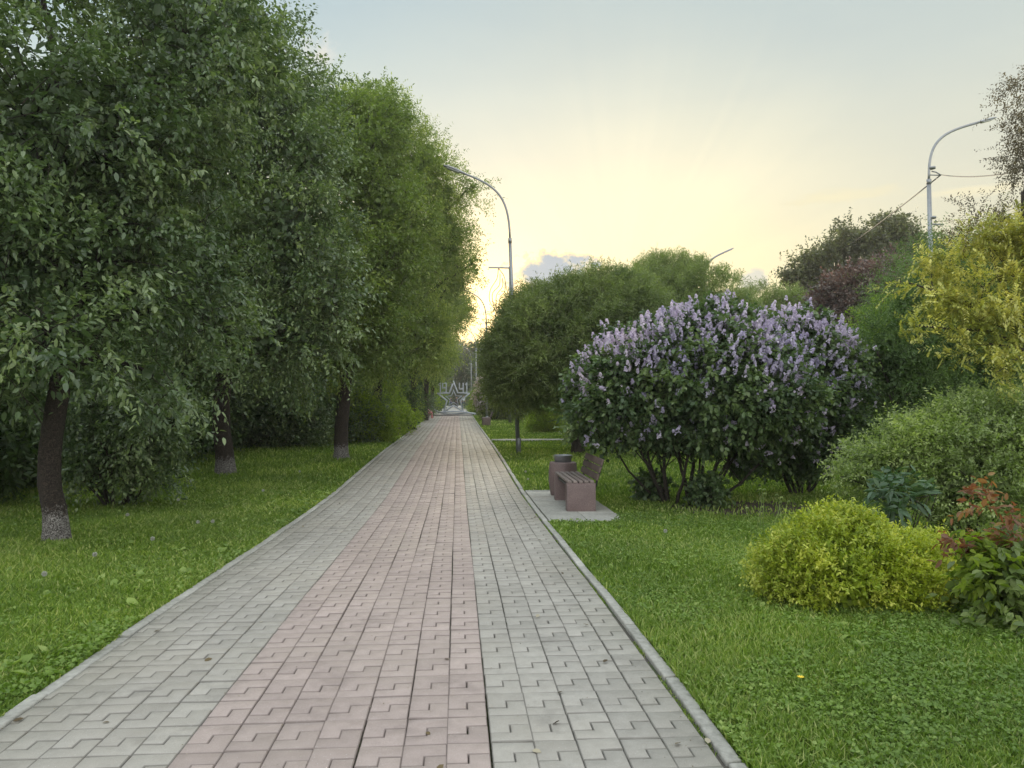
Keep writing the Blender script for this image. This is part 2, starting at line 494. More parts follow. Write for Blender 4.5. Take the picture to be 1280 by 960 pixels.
M['cloth_blue'] = rough_mat('cloth_blue', (0.05, 0.07, 0.15), (0.07, 0.10, 0.20), 30, 0.9, 0.2)
M['cloth_pink'] = rough_mat('cloth_pink', (0.50, 0.16, 0.17), (0.60, 0.22, 0.22), 30, 0.9, 0.2)
M['hair'] = rough_mat('hair', (0.02, 0.014, 0.010), (0.04, 0.028, 0.02), 60, 0.6, 0.3)
M['yellow_petal'] = rough_mat('yellow_petal', (0.65, 0.45, 0.02), (0.75, 0.55, 0.03), 60, 0.7, 0.1)

# ground: soil and thatch showing between the blades
m_, t = mat('soil_and_moss')
p = wpos(t)
n1, n2, n3 = t.noise(p, 0.55, 4), t.noise(p, 9, 5, 0.65), t.noise(p, 70, 3, 0.7)
g = t.mix(n2, (0.06, 0.10, 0.018), (0.12, 0.18, 0.032))
g = t.mix(1.0, g, t.ramp(n3, [(0.3, (0.55, 0.55, 0.55)), (0.7, (1.35, 1.35, 1.35))]), 'MULTIPLY')
# bare earth under the lilacs and beneath the left-hand trees
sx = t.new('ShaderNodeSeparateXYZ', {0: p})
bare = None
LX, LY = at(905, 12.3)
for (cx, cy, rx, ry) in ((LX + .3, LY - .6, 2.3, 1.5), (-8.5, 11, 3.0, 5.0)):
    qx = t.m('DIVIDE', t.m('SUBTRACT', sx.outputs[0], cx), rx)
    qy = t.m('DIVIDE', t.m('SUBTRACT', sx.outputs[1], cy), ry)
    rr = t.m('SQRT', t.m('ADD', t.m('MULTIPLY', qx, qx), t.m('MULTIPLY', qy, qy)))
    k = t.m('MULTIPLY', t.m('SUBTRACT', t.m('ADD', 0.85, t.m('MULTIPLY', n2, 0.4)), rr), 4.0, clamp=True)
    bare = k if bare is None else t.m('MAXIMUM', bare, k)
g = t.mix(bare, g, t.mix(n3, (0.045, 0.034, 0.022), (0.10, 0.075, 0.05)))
bmp = t.new('ShaderNodeBump', {'Strength': 0.8, 'Distance': 0.03, 'Height': t.m('ADD', n2, n3)})
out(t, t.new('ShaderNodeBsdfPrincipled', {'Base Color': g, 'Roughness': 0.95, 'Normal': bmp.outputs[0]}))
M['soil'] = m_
m_, t = mat('joint_sand')
p = wpos(t)
n2 = t.noise(p, 3.0, 4, 0.6)
k = t.m('MULTIPLY', t.m('SUBTRACT', n2, 0.48, clamp=True), 6, clamp=True)
c = t.mix(t.noise(p, 120, 3), (0.05, 0.045, 0.038), (0.12, 0.11, 0.09))
c = t.mix(k, c, (0.045, 0.07, 0.018))
out(t, t.new('ShaderNodeBsdfPrincipled', {'Base Color': c, 'Roughness': 0.95}))
M['joint'] = m_

# ------------------------------------------------------------------ the ground
PX0, PXR0, PXR1, PX1 = -2.186, -1.246, 0.154, 1.154      # grey | red | grey paving
PEND = 61.0


def ground():
    ys = np.concatenate([np.arange(-12, 30, 0.5), np.arange(30, 130, 2.0), np.array([130, 160, 220, 350, 700])])
    xs = np.concatenate([[-400, -150, -60], np.arange(-30, 31, 1.0), [60, 150, 400]])
    co = np.array([[x, y, GZ(y) - 0.018] for y in ys for x in xs])
    nx = len(xs)
    q = np.array([[j * nx + i, j * nx + i + 1, (j + 1) * nx + i + 1, (j + 1) * nx + i] for j in range(len(ys) - 1) for i in range(nx - 1)])
    # small bumps in the turf
    co[:, 2] += np.where((co[:, 0] < -2.6) | (co[:, 0] > 2.6), 0.025 * np.sin(co[:, 0] * 1.9 + 1.3 * np.sin(co[:, 1] * .7)) * np.cos(co[:, 1] * 1.3), 0) * (np.abs(co[:, 1]) < 60)
    me = mesh_np('grass_ground', co, q.ravel(), np.arange(len(q)) * 4, M['soil'], smooth=True)
    tag(link('grass_ground', me), kind='structure')


ground()


def strip(name, x0, x1, y0, y1, dz, m_, kind='structure', step=0.5):
    ys = np.arange(y0, y1 + step * .5, step)
    co, q = [], []
    for y in ys:
        co += [(x0, y, GZ(y) + dz), (x1, y, GZ(y) + dz)]
    for j in range(len(ys) - 1):
        q.append((2 * j, 2 * j + 1, 2 * j + 3, 2 * j + 2))
    me = mesh_np(name, np.array(co), np.array(q).ravel(), np.arange(len(q)) * 4, m_)
    return tag(link(name, me), kind=kind)


strip('joint_bed', PX0 - 0.10, PX1 + 0.105, -3, PEND, -0.010, M['joint'])

WH = 0.2
CH = 0.288
LOW = [((0, 0), (1, 1)), ((1, 0), (-1, 1)), ((1, .62), (-1, -1)), ((.5, .62), (1, -1)), ((.5, .33), (1, -1)), ((0, .33), (1, -1))]
UPP = [((0, .33), (1, 1)), ((.5, .33), (-1, 1)), ((.5, .62), (-1, 1)), ((1, .62), (-1, 1)), ((1, 1), (-1, -1)), ((0, 1), (1, -1))]


def pavers(name, xs, y0, y1, top, matpick, rot=False, clipx=None):
    """interlocking Z blocks laid in columns; each one a bevelled prism, slightly out of line"""
    V, Fs, Rn, Mi = [], [], [], []
    rows = int((y1 - y0) / CH)
    for ci, x0 in enumerate(xs):
        ph = RNG.uniform(0, 6.28, 4)
        for r in range(rows):
            y = y0 + r * CH
            wob = 0.0020 * math.sin(y * 0.9 + ph[0]) + 0.0014 * math.sin(y * 2.3 + ph[1])
            yo = 0.004 * math.sin(x0 * 2.0 + y * 0.35) + 0.003 * math.sin(x0 * 7 + ph[2])
            tone = 0.5 + 0.2 * math.sin(y * 1.7 + ph[3])
            for poly in (LOW, UPP):
                far = y > 28
                dz = RNG.uniform(-.002, .002) + .004 * math.sin(x0 * 1.3 + y * .8) * math.sin(y * .37)
                tx, ty = RNG.uniform(-.018, .018, 2)
                gx = 0.0016 + 0.0009 * math.sin(ph[1] * 3 + y * .5)
                gy = 0.0018
                jx, jy = RNG.uniform(-.0012, .0012, 2)
                b = len(V)
                n = 6
                levels = ((0.0, -.03), (0.0, -.004), (0.0045, 0.0)) if not far else ((0.0, -.018), (0.0, 0.0))
                for ins, z in levels:
                    for (u, v), (sx_, sy_) in poly:
                        wx = 0 if u in (0, 1) else 0
                        X = x0 + u * WH + wob + sx_ * (gx * (1 if u in (0, 1) else 1.0) + ins) + jx
                        Y = y + v * CH + yo + sy_ * (gy + ins) + jy
                        if clipx is not None:
                            X = min(max(X, clipx[0]), clipx[1])
                        Z = GZ(Y) + top + z + dz + (u - .5) * tx * WH + (v - .5) * ty * CH
                        V.append((X, Y, Z))
                for L in range(len(levels) - 1):
                    for k in range(n):
                        k2 = (k + 1) % n
                        Fs.append((b + L * n + k, b + L * n + k2, b + (L + 1) * n + k2, b + (L + 1) * n + k))
                L = len(levels) - 1
                # top face of the L-shaped prism as two quads-like polygons
                Fs.append(tuple(b + L * n + k for k in range(n)))
                nf = (len(levels) - 1) * n + 1
                rr = min(1, max(0, tone + RNG.normal(0, .22)))
                Rn += [rr] * nf if far else [-1.0] * (nf - 1) + [rr]
                Mi += [matpick(x0)] * nf
    lens = np.array([len(f) for f in Fs])
    loops = np.array([i for f in Fs for i in f])
    starts = np.concatenate([[0], np.cumsum(lens)[:-1]])
    me = mesh_np(name, np.array(V), loops, starts, [M['paver_grey'], M['paver_red']], rnd=Rn, matidx=Mi)
    return tag(link(name, me), kind='structure')


cols = [PXR0 - 0.2 * k for k in range(5, 0, -1)] + [PXR0 + 0.2 * k for k in range(12)]
pavers('paved_path', cols, 1.15, PEND, 0.014, lambda x: 1 if PXR0 - .01 < x < PXR1 - .01 else 0, clipx=(PX0, 9))
# square continuing past the star
strip('far_path', PX0, PX1, PEND, 160, 0.004, M['plain_path'], step=2.0)
strip('star_square', PX0 - 1.6, PX1 + 1.6, PEND + .2, PEND + 9, 0.001, M['plain_path'], step=1.0)


def kerb(name, x0, x1, y0, y1, top):
    mb = MB()
    y = y0
    while y < y1:
        L = 1.0
        a = R(random.uniform(-.6, .6))
        Mx = Matrix.Translation((0, y + L / 2, GZ(y + L / 2) + random.uniform(-.006, .006))) @ Matrix.Rotation(a, 4, 'Z') @ \
            Matrix.Rotation(R(random.uniform(-1.5, 1.5)), 4, 'Y') @ Matrix.Rotation(math.atan2(GZ(y + L) - GZ(y), L), 4, 'X')
        Mx = Mx @ Matrix.Translation((0, -(y + L / 2), 0))
        cx = (x0 + x1) / 2
        Mx = Matrix.Translation((cx, 0, 0)) @ Mx @ Matrix.Translation((-cx, 0, 0))
        mb.box(x0, x1, y + .007, y + L - .007, top - .15, top, 0.011 if y < 25 else 0.0, Mx)
        y += L
    return tag(mb.build(name, M['kerb']), kind='structure')


kerb('path_kerb', PX1 + 0.030, PX1 + 0.104, 1.2, PEND, 0.017)
kerb('path_kerb', PX0 - 0.092, PX0 - 0.012, 1.2, PEND, 0.017)

# bench bay paved with the same blocks
BX0, BX1, BY0, BY1 = PX1 + 0.120, PX1 + 0.120 + 1.2, 10.15, 13.9
strip('bay_bed', BX0, BX1 - .11, BY0, BY1, -0.003, M['joint'])
sl = MB()
for i in range(2):
    for k in range(5):
        y_ = BY0 + .01 + k * .745
        sl.box(BX0 + .006 + i * .54, BX0 + .538 + i * .54, y_ + .004, y_ + .738, -.03, .014 + random.uniform(-.003, .003), .006, Matrix.Translation((0, 0, GZ(y_ + .37))))
tag(sl.build('bench_bay_slabs', M['kerb']), kind='structure')
mbk = MB()
for k in range(4):
    mbk.box(BX0, BX0 + 1.06, BY1 - .1, BY1 - .03, -.1, .022, .006, Matrix.Translation((0, 0, GZ(BY1)))) if k == 0 else None
tag(mbk.build('bay_kerb', M['kerb']), kind='structure')
# thin concrete footpath crossing the lawn
cp = MB()
for i in range(14):
    x = PX1 + .15 + i
    cp.box(x, x + 1.0, 27.6, 28.3, GZ(28) - .05, GZ(28) + .045)
tag(cp.build('crossing_footpath', M['plain_path']), kind='structure')

# ------------------------------------------------------------------ foliage machinery
def unit(v):
    return v / np.maximum(np.linalg.norm(v, axis=-1, keepdims=True), 1e-9)


def leaf_arrays(P, D, Nrm, L, Wd, fold=0.12, six=False, droop=0.0):
    """P base points, D directions, Nrm rough normals, L lengths, Wd half-widths -> verts, loops, starts"""
    n = len(P)
    D = unit(D)
    S = unit(np.cross(D, Nrm))
    Nn = np.cross(S, D)
    L = L[:, None]
    Wd = Wd[:, None]
    if six:
        k = 6
        dz = np.zeros_like(P); dz[:, 2] = -1
        co = np.stack([P,
                       P + D * L * .28 - S * Wd * .85 + Nn * Wd * fold * 2,
                       P + D * L * .66 - S * Wd * .80 + Nn * Wd * fold * 2 + dz * L * droop * .4,
                       P + D * L + dz * L * droop,
                       P + D * L * .66 + S * Wd * .80 + Nn * Wd * fold * 2 + dz * L * droop * .4,
                       P + D * L * .28 + S * Wd * .85 + Nn * Wd * fold * 2], 1)
        idx = np.array([0, 3, 2, 1, 0, 5, 4, 3])
        fl = 4
    else:
        k = 4
        co = np.stack([P, P + D * L * .45 - S * Wd + Nn * Wd * fold * 2, P + D * L, P + D * L * .45 + S * Wd + Nn * Wd * fold * 2], 1)
        idx = np.array([0, 2, 1, 0, 3, 2])
        fl = 3
    loops = (np.arange(n)[:, None] * k + idx[None]).ravel()
    starts = np.arange(n * 2) * fl
    return co.reshape(-1, 3), loops, starts


def sprigs(O, Dr, L, k, leaf, wid, spread=1.0, droop=0.25, upn=0.6, rnd0=None, jit=0.25, pinnate=False):
    """k leaves along each of n twigs"""
    n = len(O)
    Dr = unit(Dr)
    tt = (np.arange(k) + 0.5 + RNG.uniform(-.3, .3, (n, k))) / k
    side = RNG.normal(0, 1, (n, 3))
    side = unit(np.cross(Dr, side))
    alt = np.where(np.arange(k) % 2 == 0, 1.0, -1.0)[None, :, None]
    sag = np.zeros((n, k, 3)); sag[..., 2] = -droop * (tt ** 2) * L[:, None] * 0.6
    P = O[:, None] + Dr[:, None] * (tt * L[:, None])[..., None] + sag
    if pinnate:
        sd_ = np.broadcast_to(side[:, None], (n, k, 3)) * alt
    else:
        bi = np.cross(Dr, side)
        a = RNG.uniform(0, 2 * math.pi, (n, k))[..., None]
        sd_ = side[:, None] * np.cos(a) + bi[:, None] * np.sin(a)
    LD = Dr[:, None] * 0.75 + sd_ * spread + RNG.normal(0, jit, (n, k, 3))
    LD[..., 2] -= droop
    Nn = RNG.normal(0, 1 - upn * .6, (n, k, 3)); Nn[..., 2] += upn * 1.6
    sz = leaf * RNG.uniform(.65, 1.2, (n, k))
    rn = np.clip((rnd0[:, None] if rnd0 is not None else 0.5) + RNG.normal(0, .16, (n, k)) + 0.12 * (tt - .5), 0, 1)
    return (P.reshape(-1, 3), LD.reshape(-1, 3), Nn.reshape(-1, 3), sz.ravel(), (sz * wid / leaf * .5).ravel(), rn.ravel())


def sph(n):
    v = RNG.normal(0, 1, (n, 3))
    return unit(v)


def blob_anchors(blobs, n, shell=0.16, inner=0.22, lump=0.12, cut=None):
    """twig-cluster points in the outer shell of a union of ellipsoids (some deeper inside)"""
    B = np.array([b[:6] for b in blobs], float)
    area = (B[:, 3] * B[:, 4] * B[:, 5]) ** (2 / 3)
    pts, nr = [], []
    ids = RNG.choice(len(B), n * 2, p=area / area.sum())
    u = sph(n * 2)
    ph = RNG.uniform(0, 6.28, (len(B), 3))[ids]
    bump = np.sin(u[:, 0] * 5.1 + ph[:, 0]) * np.sin(u[:, 1] * 4.7 + ph[:, 1]) + .6 * np.sin(u[:, 2] * 9 + ph[:, 2]) * np.sin(u[:, 0] * 8 + ph[:, 1])
    rr = 1 - np.abs(RNG.normal(0, shell, n * 2)) + lump * bump
    deep = RNG.random(n * 2) < inner
    rr = np.where(deep, RNG.uniform(.3, .85, n * 2), rr)
    P = B[ids, :3] + u * B[ids, 3:6] * rr[:, None]
    N = unit(u / B[ids, 3:6])
    # drop anchors deep inside another ellipsoid
    q = np.linalg.norm((P[:, None] - B[None, :, :3]) / B[None, :, 3:6], axis=2)
    keep = q.min(1) > 0.62
    keep |= RNG.random(len(P)) < inner
    if cut is not None:
        keep &= cut(P)
    P, N = P[keep][:n], N[keep][:n]
    return P, N


def foliage(name, blobs, nclus, per, k, leaf, wid, material, parent, twig=0.3, sigma=0.22, droop=0.3, six=False,
            core=0, spray=0.0, arch_=.45, zlow=None, twig_mat=None, shell=.16, inner=.22, lump=.12, outw=1.0, upb=0.0, spread=1.0, pinnate=False, upn=.6, cut=None, ret=False, tone=.5, jit=.25, gravity=0.0):
    gr = .42 * twig + (.4 * sigma if not spray else .25 * spray)
    blobs = [(q[0], q[1], q[2], max(q[3] - gr, q[3] * .45), max(q[4] - gr, q[4] * .45), max(q[5] - gr * .8, q[5] * .4)) for q in blobs]
    A, N = blob_anchors(blobs, nclus, shell, inner, lump, cut)
    n = len(A)
    ctone = np.clip(RNG.normal(tone, .26, n), 0, 1)
    if spray > 0:      # leaves strung along arching shoots
        Dc = unit(N * .8 + RNG.normal(0, .45, (n, 3)) + np.array([0, 0, .25 + upb]))
        Ls = spray * RNG.uniform(.55, 1.25, n)
        tt_ = RNG.random((n, per, 1)) ** .8
        arch = np.zeros((n, per, 3)); arch[..., 2] = -(gravity * 1.2 + arch_) * (tt_[..., 0] ** 2) * Ls[:, None]
        O = (A - Dc * Ls[:, None] * .6)[:, None] + Dc[:, None] * tt_ * Ls[:, None, None] + arch + RNG.normal(0, sigma * .42, (n, per, 3))
        O = O.reshape(-1, 3)
        tan = Dc[:, None] + arch * 1.6 / np.maximum(Ls, .1)[:, None, None]
        Dr = tan.reshape(-1, 3) * .8 + np.repeat(N, per, 0) * outw * .3 + RNG.normal(0, .42, (n * per, 3))
        if twig_mat is not None:
            tm = MB()
            for q in range(n):
                ps = [Vector(A[q] - Dc[q] * Ls[q] * .6 + Dc[q] * u_ * Ls[q]) + Vector((0, 0, -(gravity * 1.2 + arch_) * u_ * u_ * Ls[q])) for u_ in (0, .3, .6, .85, 1.1)]
                tm.tube(ps, [.0075, .006, .0045, .003, .002], 3, cap=False)
            tm.build('twig', twig_mat, parent)
    else:
        O = np.repeat(A, per, 0) + RNG.normal(0, sigma, (n * per, 3)) * np.array([1, 1, .6])
        Dr = np.repeat(N, per, 0) * outw + RNG.normal(0, .55, (n * per, 3))
    Dr[:, 2] += upb - gravity
    L = twig * RNG.uniform(.6, 1.3, n * per)
    P, LD, Nn, sz, wd, rn = sprigs(O, Dr, L, k, leaf, wid, spread, droop, upn, np.repeat(ctone, per), jit, pinnate)
    zmin = 0.03
    ok = P[:, 2] > zmin
    if zlow is not None:
        ok &= P[:, 2] > zlow + .22 * np.sin(P[:, 0] * 2.1 + 1) + RNG.normal(0, .10, len(P))
    P, LD, Nn, sz, wd, rn = P[ok], LD[ok], Nn[ok], sz[ok], wd[ok], rn[ok]
    co, lo, st = leaf_arrays(P, LD, Nn, sz, wd, six=six, droop=.12)
    me = mesh_np(name, co, lo, st, material, rnd=np.repeat(rn, 2))
    o = link(name, me, parent)
    if core:    # larger leaves added inside the crown to block sky and keep it dark
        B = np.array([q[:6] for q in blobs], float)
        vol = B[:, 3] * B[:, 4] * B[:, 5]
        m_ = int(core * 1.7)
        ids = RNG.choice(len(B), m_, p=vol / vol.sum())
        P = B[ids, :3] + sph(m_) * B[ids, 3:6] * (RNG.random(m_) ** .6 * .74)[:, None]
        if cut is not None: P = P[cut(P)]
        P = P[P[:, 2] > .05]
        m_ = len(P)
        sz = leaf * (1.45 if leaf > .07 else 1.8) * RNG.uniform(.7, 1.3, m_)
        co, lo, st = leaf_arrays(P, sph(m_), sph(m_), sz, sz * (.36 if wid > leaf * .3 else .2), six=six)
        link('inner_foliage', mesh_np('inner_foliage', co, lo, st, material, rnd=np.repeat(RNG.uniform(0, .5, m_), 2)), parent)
    return (o, A, N) if ret else o


def limb_pts(a, b, sag=0.15, n=6, wob=0.05):
    a, b = Vector(a), Vector(b)
    L = (b - a).length
    pts = []
    side = Vector((random.uniform(-1, 1), random.uniform(-1, 1), 0)) * L * wob
    for i in range(n + 1):
        t_ = i / n
        p_ = a.lerp(b, t_)
        p_ += side * math.sin(t_ * math.pi) + Vector((0, 0, sag * L * math.sin(t_ * math.pi)))
        p_ += Vector((random.uniform(-1, 1), random.uniform(-1, 1), random.uniform(-1, 1))) * L * .012
        pts.append(p_)
    return pts


def limbs(mb, top, blobs, r0, anchors=None, n_twigs=60, sag=.12, r_tw=.012):
    """limbs from the trunk top into each lobe and thinner twigs out of them"""
    ends = []
    for b in blobs:
        pts = limb_pts(top, (b[0], b[1], b[2]), sag)
        L = len(pts)
        mb.tube(pts, [r0 * (1 - .7 * i / (L - 1)) for i in range(L)], 7, lump=.05)
        ends += pts[2:]
    if anchors is not None and len(anchors):
        for i in range(min(n_twigs, len(anchors))):
            a = Vector(anchors[random.randrange(len(anchors))])
            e = min(ends, key=lambda q: (q - a).length)
            pts = limb_pts(e, a, .05, 4, .08)
            mb.tube(pts, [r_tw * 1.6, r_tw * 1.3, r_tw, r_tw * .7, r_tw * .35], 4, cap=False)


def make_tree(name, label, cat, loc, trunk_pts, trunk_r, blobs, fol, group=None, limb_r=None, n_twigs=70, bark='bark', r_tw=.012, scale=1, rz=0, trunk_n=14):
    root = empty(name, loc, label, cat, group, rz)
    o, A, N = foliage('foliage', blobs, parent=root, ret=True, **fol)
    tb = MB()
    tb.tube(trunk_pts, trunk_r, trunk_n, lump=.06)
    tb.build('trunk', M[bark], root, smooth=True)
    lb = MB()
    limbs(lb, trunk_pts[-1], blobs, limb_r or trunk_r[-1] * .6, A, n_twigs, r_tw=r_tw)
    lb.build('branch', M['bark_plain'], root, smooth=True)
    return root


def trunk_line(p0, pts_rel, r0, flare=1.35, n=9):
    """smooth trunk through relative points with a flared foot"""
    P = [Vector((0, 0, -0.15))] + [Vector(q) for q in pts_rel]
    out_, rad = [], []
    m = len(P) - 1
    for i in range(n * m + 1):
        s = i / n
        j = min(int(s), m - 1)
        f_ = s - j
        a, b = P[j], P[j + 1]
        pa = P[j - 1] if j > 0 else a
        pb = P[j + 2] if j + 2 <= m else b
        q = 0.5 * ((2 * a) + (b - pa) * f_ + (2 * pa - 5 * a + 4 * b - pb) * f_ ** 2 + (-pa + 3 * a - 3 * b + pb) * f_ ** 3)
        out_.append(q)
        z = q.z
        rad.append(r0 * (1 + (flare - 1) * math.exp(-max(z, 0) / .16)) * (1 - .12 * min(z / max(P[-1].z, .1), 1)))
    return out_, rad


def copy_tree(root, loc, label, group=None, rz=0.0, s=(1, 1, 1)):
    c = root.copy()
    COL.objects.link(c)
    c.location = loc
    c.rotation_euler = (0, 0, rz)
    c.scale = s
    c['label'] = label
    if group: c['group'] = group
    for ch in list(root.children):
        d = ch.copy()
        COL.objects.link(d)
        d.parent = c
        for g_ in ch.children:
            e = g_.copy()
            COL.objects.link(e)
            e.parent = d
    return c

def base_at(px, D):
    x, y = at(px, D)
    return (x, y, GZ(y) - .012)


def rb(base, px, py, D, rx, ry, rz):
    x, y = at(px, D)
    return (x - base[0], y - base[1], zat(py, D) - base[2], rx, ry, rz)


# ================================================================== trees along the left side
CH_NEAR = dict(spray=1.1, arch_=.12, twig_mat=M['bark_twig'], lump=.16, shell=.19, k=9, leaf=.088, wid=.046, material=M['cherry_leaf'], twig=.40, sigma=.20, droop=.30, six=True, upn=.8, spread=.95, outw=.8, gravity=.06)
# nearest: a leaning lime-washed trunk
b = base_at(75, 8.7)
tp, tr = trunk_line(0, [(-.04, 0, .35), (-.12, .02, .8), (-.10, .05, 1.35), (-.02, .1, 2.1)], .128, 1.35)
blobsA = [rb(b, 40, 150, 8.8, 1.9, 1.9, 1.6), rb(b, -70, 330, 8.2, 1.6, 1.8, 1.5), rb(b, 120, 330, 9.2, 1.7, 1.6, 1.5),
          rb(b, 190, 200, 9.8, 1.3, 1.6, 1.5), rb(b, 60, 420, 7.6, 1.2, 1.0, .75), rb(b, 190, 470, 9.0, 1.05, 1.0, .52),
          rb(b, 230, 60, 10.0, 1.4, 1.5, 1.7), rb(b, 0, -150, 9.0, 1.9, 1.9, 1.6), rb(b, 10, 480, 8.6, 1.0, 1.0, .5), rb(b, 250, 380, 10.5, 1.0, 1.2, 1.0)]
make_tree('cherry_tree', 'leaning dark trunk with lime-washed foot nearest on the lawn, under a dense dark green crown', 'tree', b, tp, tr, blobsA,
          dict(CH_NEAR, zlow=1.45, nclus=640, per=15, core=2500), group='trees lining the lawn beside the path', limb_r=.06, n_twigs=170, r_tw=.007)
# second
b = base_at(284, 16.6)
tp, tr = trunk_line(0, [(-.05, 0, .5), (-.12, 0, 1.1), (-.12, .02, 1.8), (-.05, .1, 2.6)], .20, 1.3)
blobsB = [rb(b, 300, 150, 16.5, 2.5, 2.4, 2.5), rb(b, 365, 300, 15.2, 1.75, 1.7, 2.0), rb(b, 230, 330, 15, 2.0, 1.8, 1.9), rb(b, 335, 425, 14.5, 2.0, 1.5, 1.15),
          rb(b, 225, 20, 16.5, 2.0, 2.0, 1.6), rb(b, 315, 70, 16.5, 1.4, 1.8, 1.7), rb(b, 378, 200, 15.5, 1.15, 1.4, 1.6), rb(b, 210, 480, 14, 1.4, 1.2, .6),
          rb(b, 415, 375, 14.6, .95, 1.1, 1.3), rb(b, 160, 200, 17, 1.9, 2, 2.4)]
make_tree('cherry_tree', 'second tree of the row, thick straight trunk and broad grey-green drooping crown', 'tree', b, tp, tr, blobsB,
          dict(CH_NEAR, zlow=1.40, nclus=860, per=15, leaf=.105, wid=.052, k=8, twig=.42, sigma=.26, six=False, tone=.65, core=8000), group='trees lining the lawn beside the path', limb_r=.11, n_twigs=150, r_tw=.010)
# third, its foot near the paving
b = base_at(428, 20.0)
tp, tr = trunk_line(0, [(-.03, 0, .5), (0, 0, 1.2), (.08, .05, 2.2)], .19, 1.3)
blobsC = [rb(b, 455, 190, 22, 1.9, 2.2, 2.2), rb(b, 490, 280, 21, 1.5, 2.0, 2.1), rb(b, 440, 350, 20, 2.3, 2, 1.9), rb(b, 430, 150, 23, 2.2, 2, 1.6), rb(b, 470, 420, 19.6, 1.4, 1.5, 1.2),
          rb(b, 400, 440, 19.5, 1.6, 1.5, 1.1)]
make_tree('cherry_tree', 'third tree of the row, trunk almost touching the paving edge and mid green crown', 'tree', b, tp, tr, blobsC,
          dict(CH_NEAR, zlow=1.25, nclus=700, per=14, leaf=.115, wid=.055, k=7, twig=.4, sigma=.3, six=False, material=M['ash_leaf'], tone=.25, inner=.1, core=8000), group='trees lining the lawn beside the path', limb_r=.11, n_twigs=90, r_tw=.012)
# airy light green tree behind it
ASH = dict(spray=1.3, arch_=.22, lump=.16, shell=.18, k=9, leaf=.12, wid=.040, material=M['ash_leaf'], twig=.55, sigma=.30, droop=.30, upn=.7, spread=1.0, outw=1.1, upb=.15, pinnate=True)
b = base_at(470, 27.5)
tp, tr = trunk_line(0, [(0, 0, .8), (.05, 0, 2.0), (.2, 0, 3.4)], .20, 1.25)
blobsD = [rb(b, 480, 165, 27, 1.9, 2.3, 1.9), rb(b, 530, 215, 27, 1.5, 2, 1.9), rb(b, 560, 300, 27, 1.15, 1.8, 1.7), rb(b, 500, 320, 26, 2.2, 2, 2.4), rb(b, 555, 245, 27, 1.0, 1.4, 1.1),
          rb(b, 530, 420, 26.5, 1.55, 1.8, 1.7), rb(b, 430, 165, 28, 1.8, 2, 1.8), rb(b, 588, 235, 27.5, .55, .9, .75), rb(b, 592, 330, 28.5, .55, .9, .9), rb(b, 482, 450, 26, 1.4, 1.6, 1.2)]
make_tree('ash_tree', 'tall airy light green tree with twigs reaching the nearest lamp arm', 'tree', b, tp, tr, blobsD,
          dict(ASH, nclus=820, per=13, core=6000, tone=.65), limb_r=.11, n_twigs=120, r_tw=.013, bark='bark_plain')
# farther down the row
far_row = [(515, 37, [(545, 300, 37, 1.5, 2, 2.4), (568, 345, 38, 1.2, 1.6, 1.7), (535, 410, 36, 1.6, 2, 1.8), (505, 330, 37, 2, 2, 3)], 'airy', 'fourth tree back, thinning yellow-green crown reaching toward the sun'),
           (532, 50, [(555, 380, 50, 1.8, 2, 2.3), (576, 385, 52, 1.1, 1.6, 1.3), (545, 440, 49, 1.5, 2, 1.7)], 'airy', 'farther row tree with thin backlit leaves just below the sun glow'),
           (540, 66, [(548, 425, 66, 1.6, 2.5, 2.6), (558, 440, 68, 1.2, 2, 2.0), (545, 468, 66, 1.3, 2, 1.6)], 'mid', 'last tree of the row before the star sculpture')]
for px, D, bl, kind, lab in far_row:
    b = base_at(px, D)
    bl = [rb(b, *q) for q in bl]
    tp, tr = trunk_line(0, [(0, 0, 1), (.05, 0, 2.2), (.1, 0, 3.0)], .18, 1.25)
    make_tree('row_tree', lab, 'tree', b, tp, tr, bl, dict(ASH, nclus=int(330), per=11, core=6000, leaf=.16, wid=.06, k=7, sigma=.34,
              material=M['ash_leaf'] if kind == 'airy' else M['mid_leaf']), limb_r=.1, n_twigs=40, r_tw=.014, bark='bark_plain', trunk_n=8)


# ---- bushes of the left-hand understorey
def make_bush(name, label, cat, loc, blobs, fol, stems=7, stem_h=.5, stem_r=.018, group=None, spread_=.35, bark='bark_twig', n_tw=30, r_tw=.005):
    root = empty(name, loc, label, cat, group)
    o, A, N = foliage('foliage', blobs, parent=root, ret=True, **fol)
    sb = MB()
    for i in range(stems):
        a = 2 * math.pi * i / stems + random.uniform(-.4, .4)
        bb = random.choice(blobs)
        tgt = Vector((bb[0] + .6 * bb[3] * math.cos(a), bb[1] + .6 * bb[4] * math.sin(a), bb[2] + .2 * bb[5]))
        s0 = Vector((spread_ * .4 * math.cos(a), spread_ * .4 * math.sin(a), -.05))
        pts = limb_pts(s0, tgt, .04, 6, .05)
        sb.tube(pts, [stem_r * (1 - .1 * j) for j in range(len(pts))], 6, lump=.05)
        for _ in range(max(1, n_tw // stems)):
            if len(A):
                q = Vector(A[random.randrange(len(A))])
                p_ = pts[random.randrange(3, len(pts))]
                if (q - p_).length < 2.5:
                    sb.tube(limb_pts(p_, q, .03, 4, .06), [r_tw * 1.5, r_tw * 1.2, r_tw, r_tw * .7, r_tw * .4], 4, cap=False)
    sb.build('stem', M[bark], root, smooth=True)
    return root


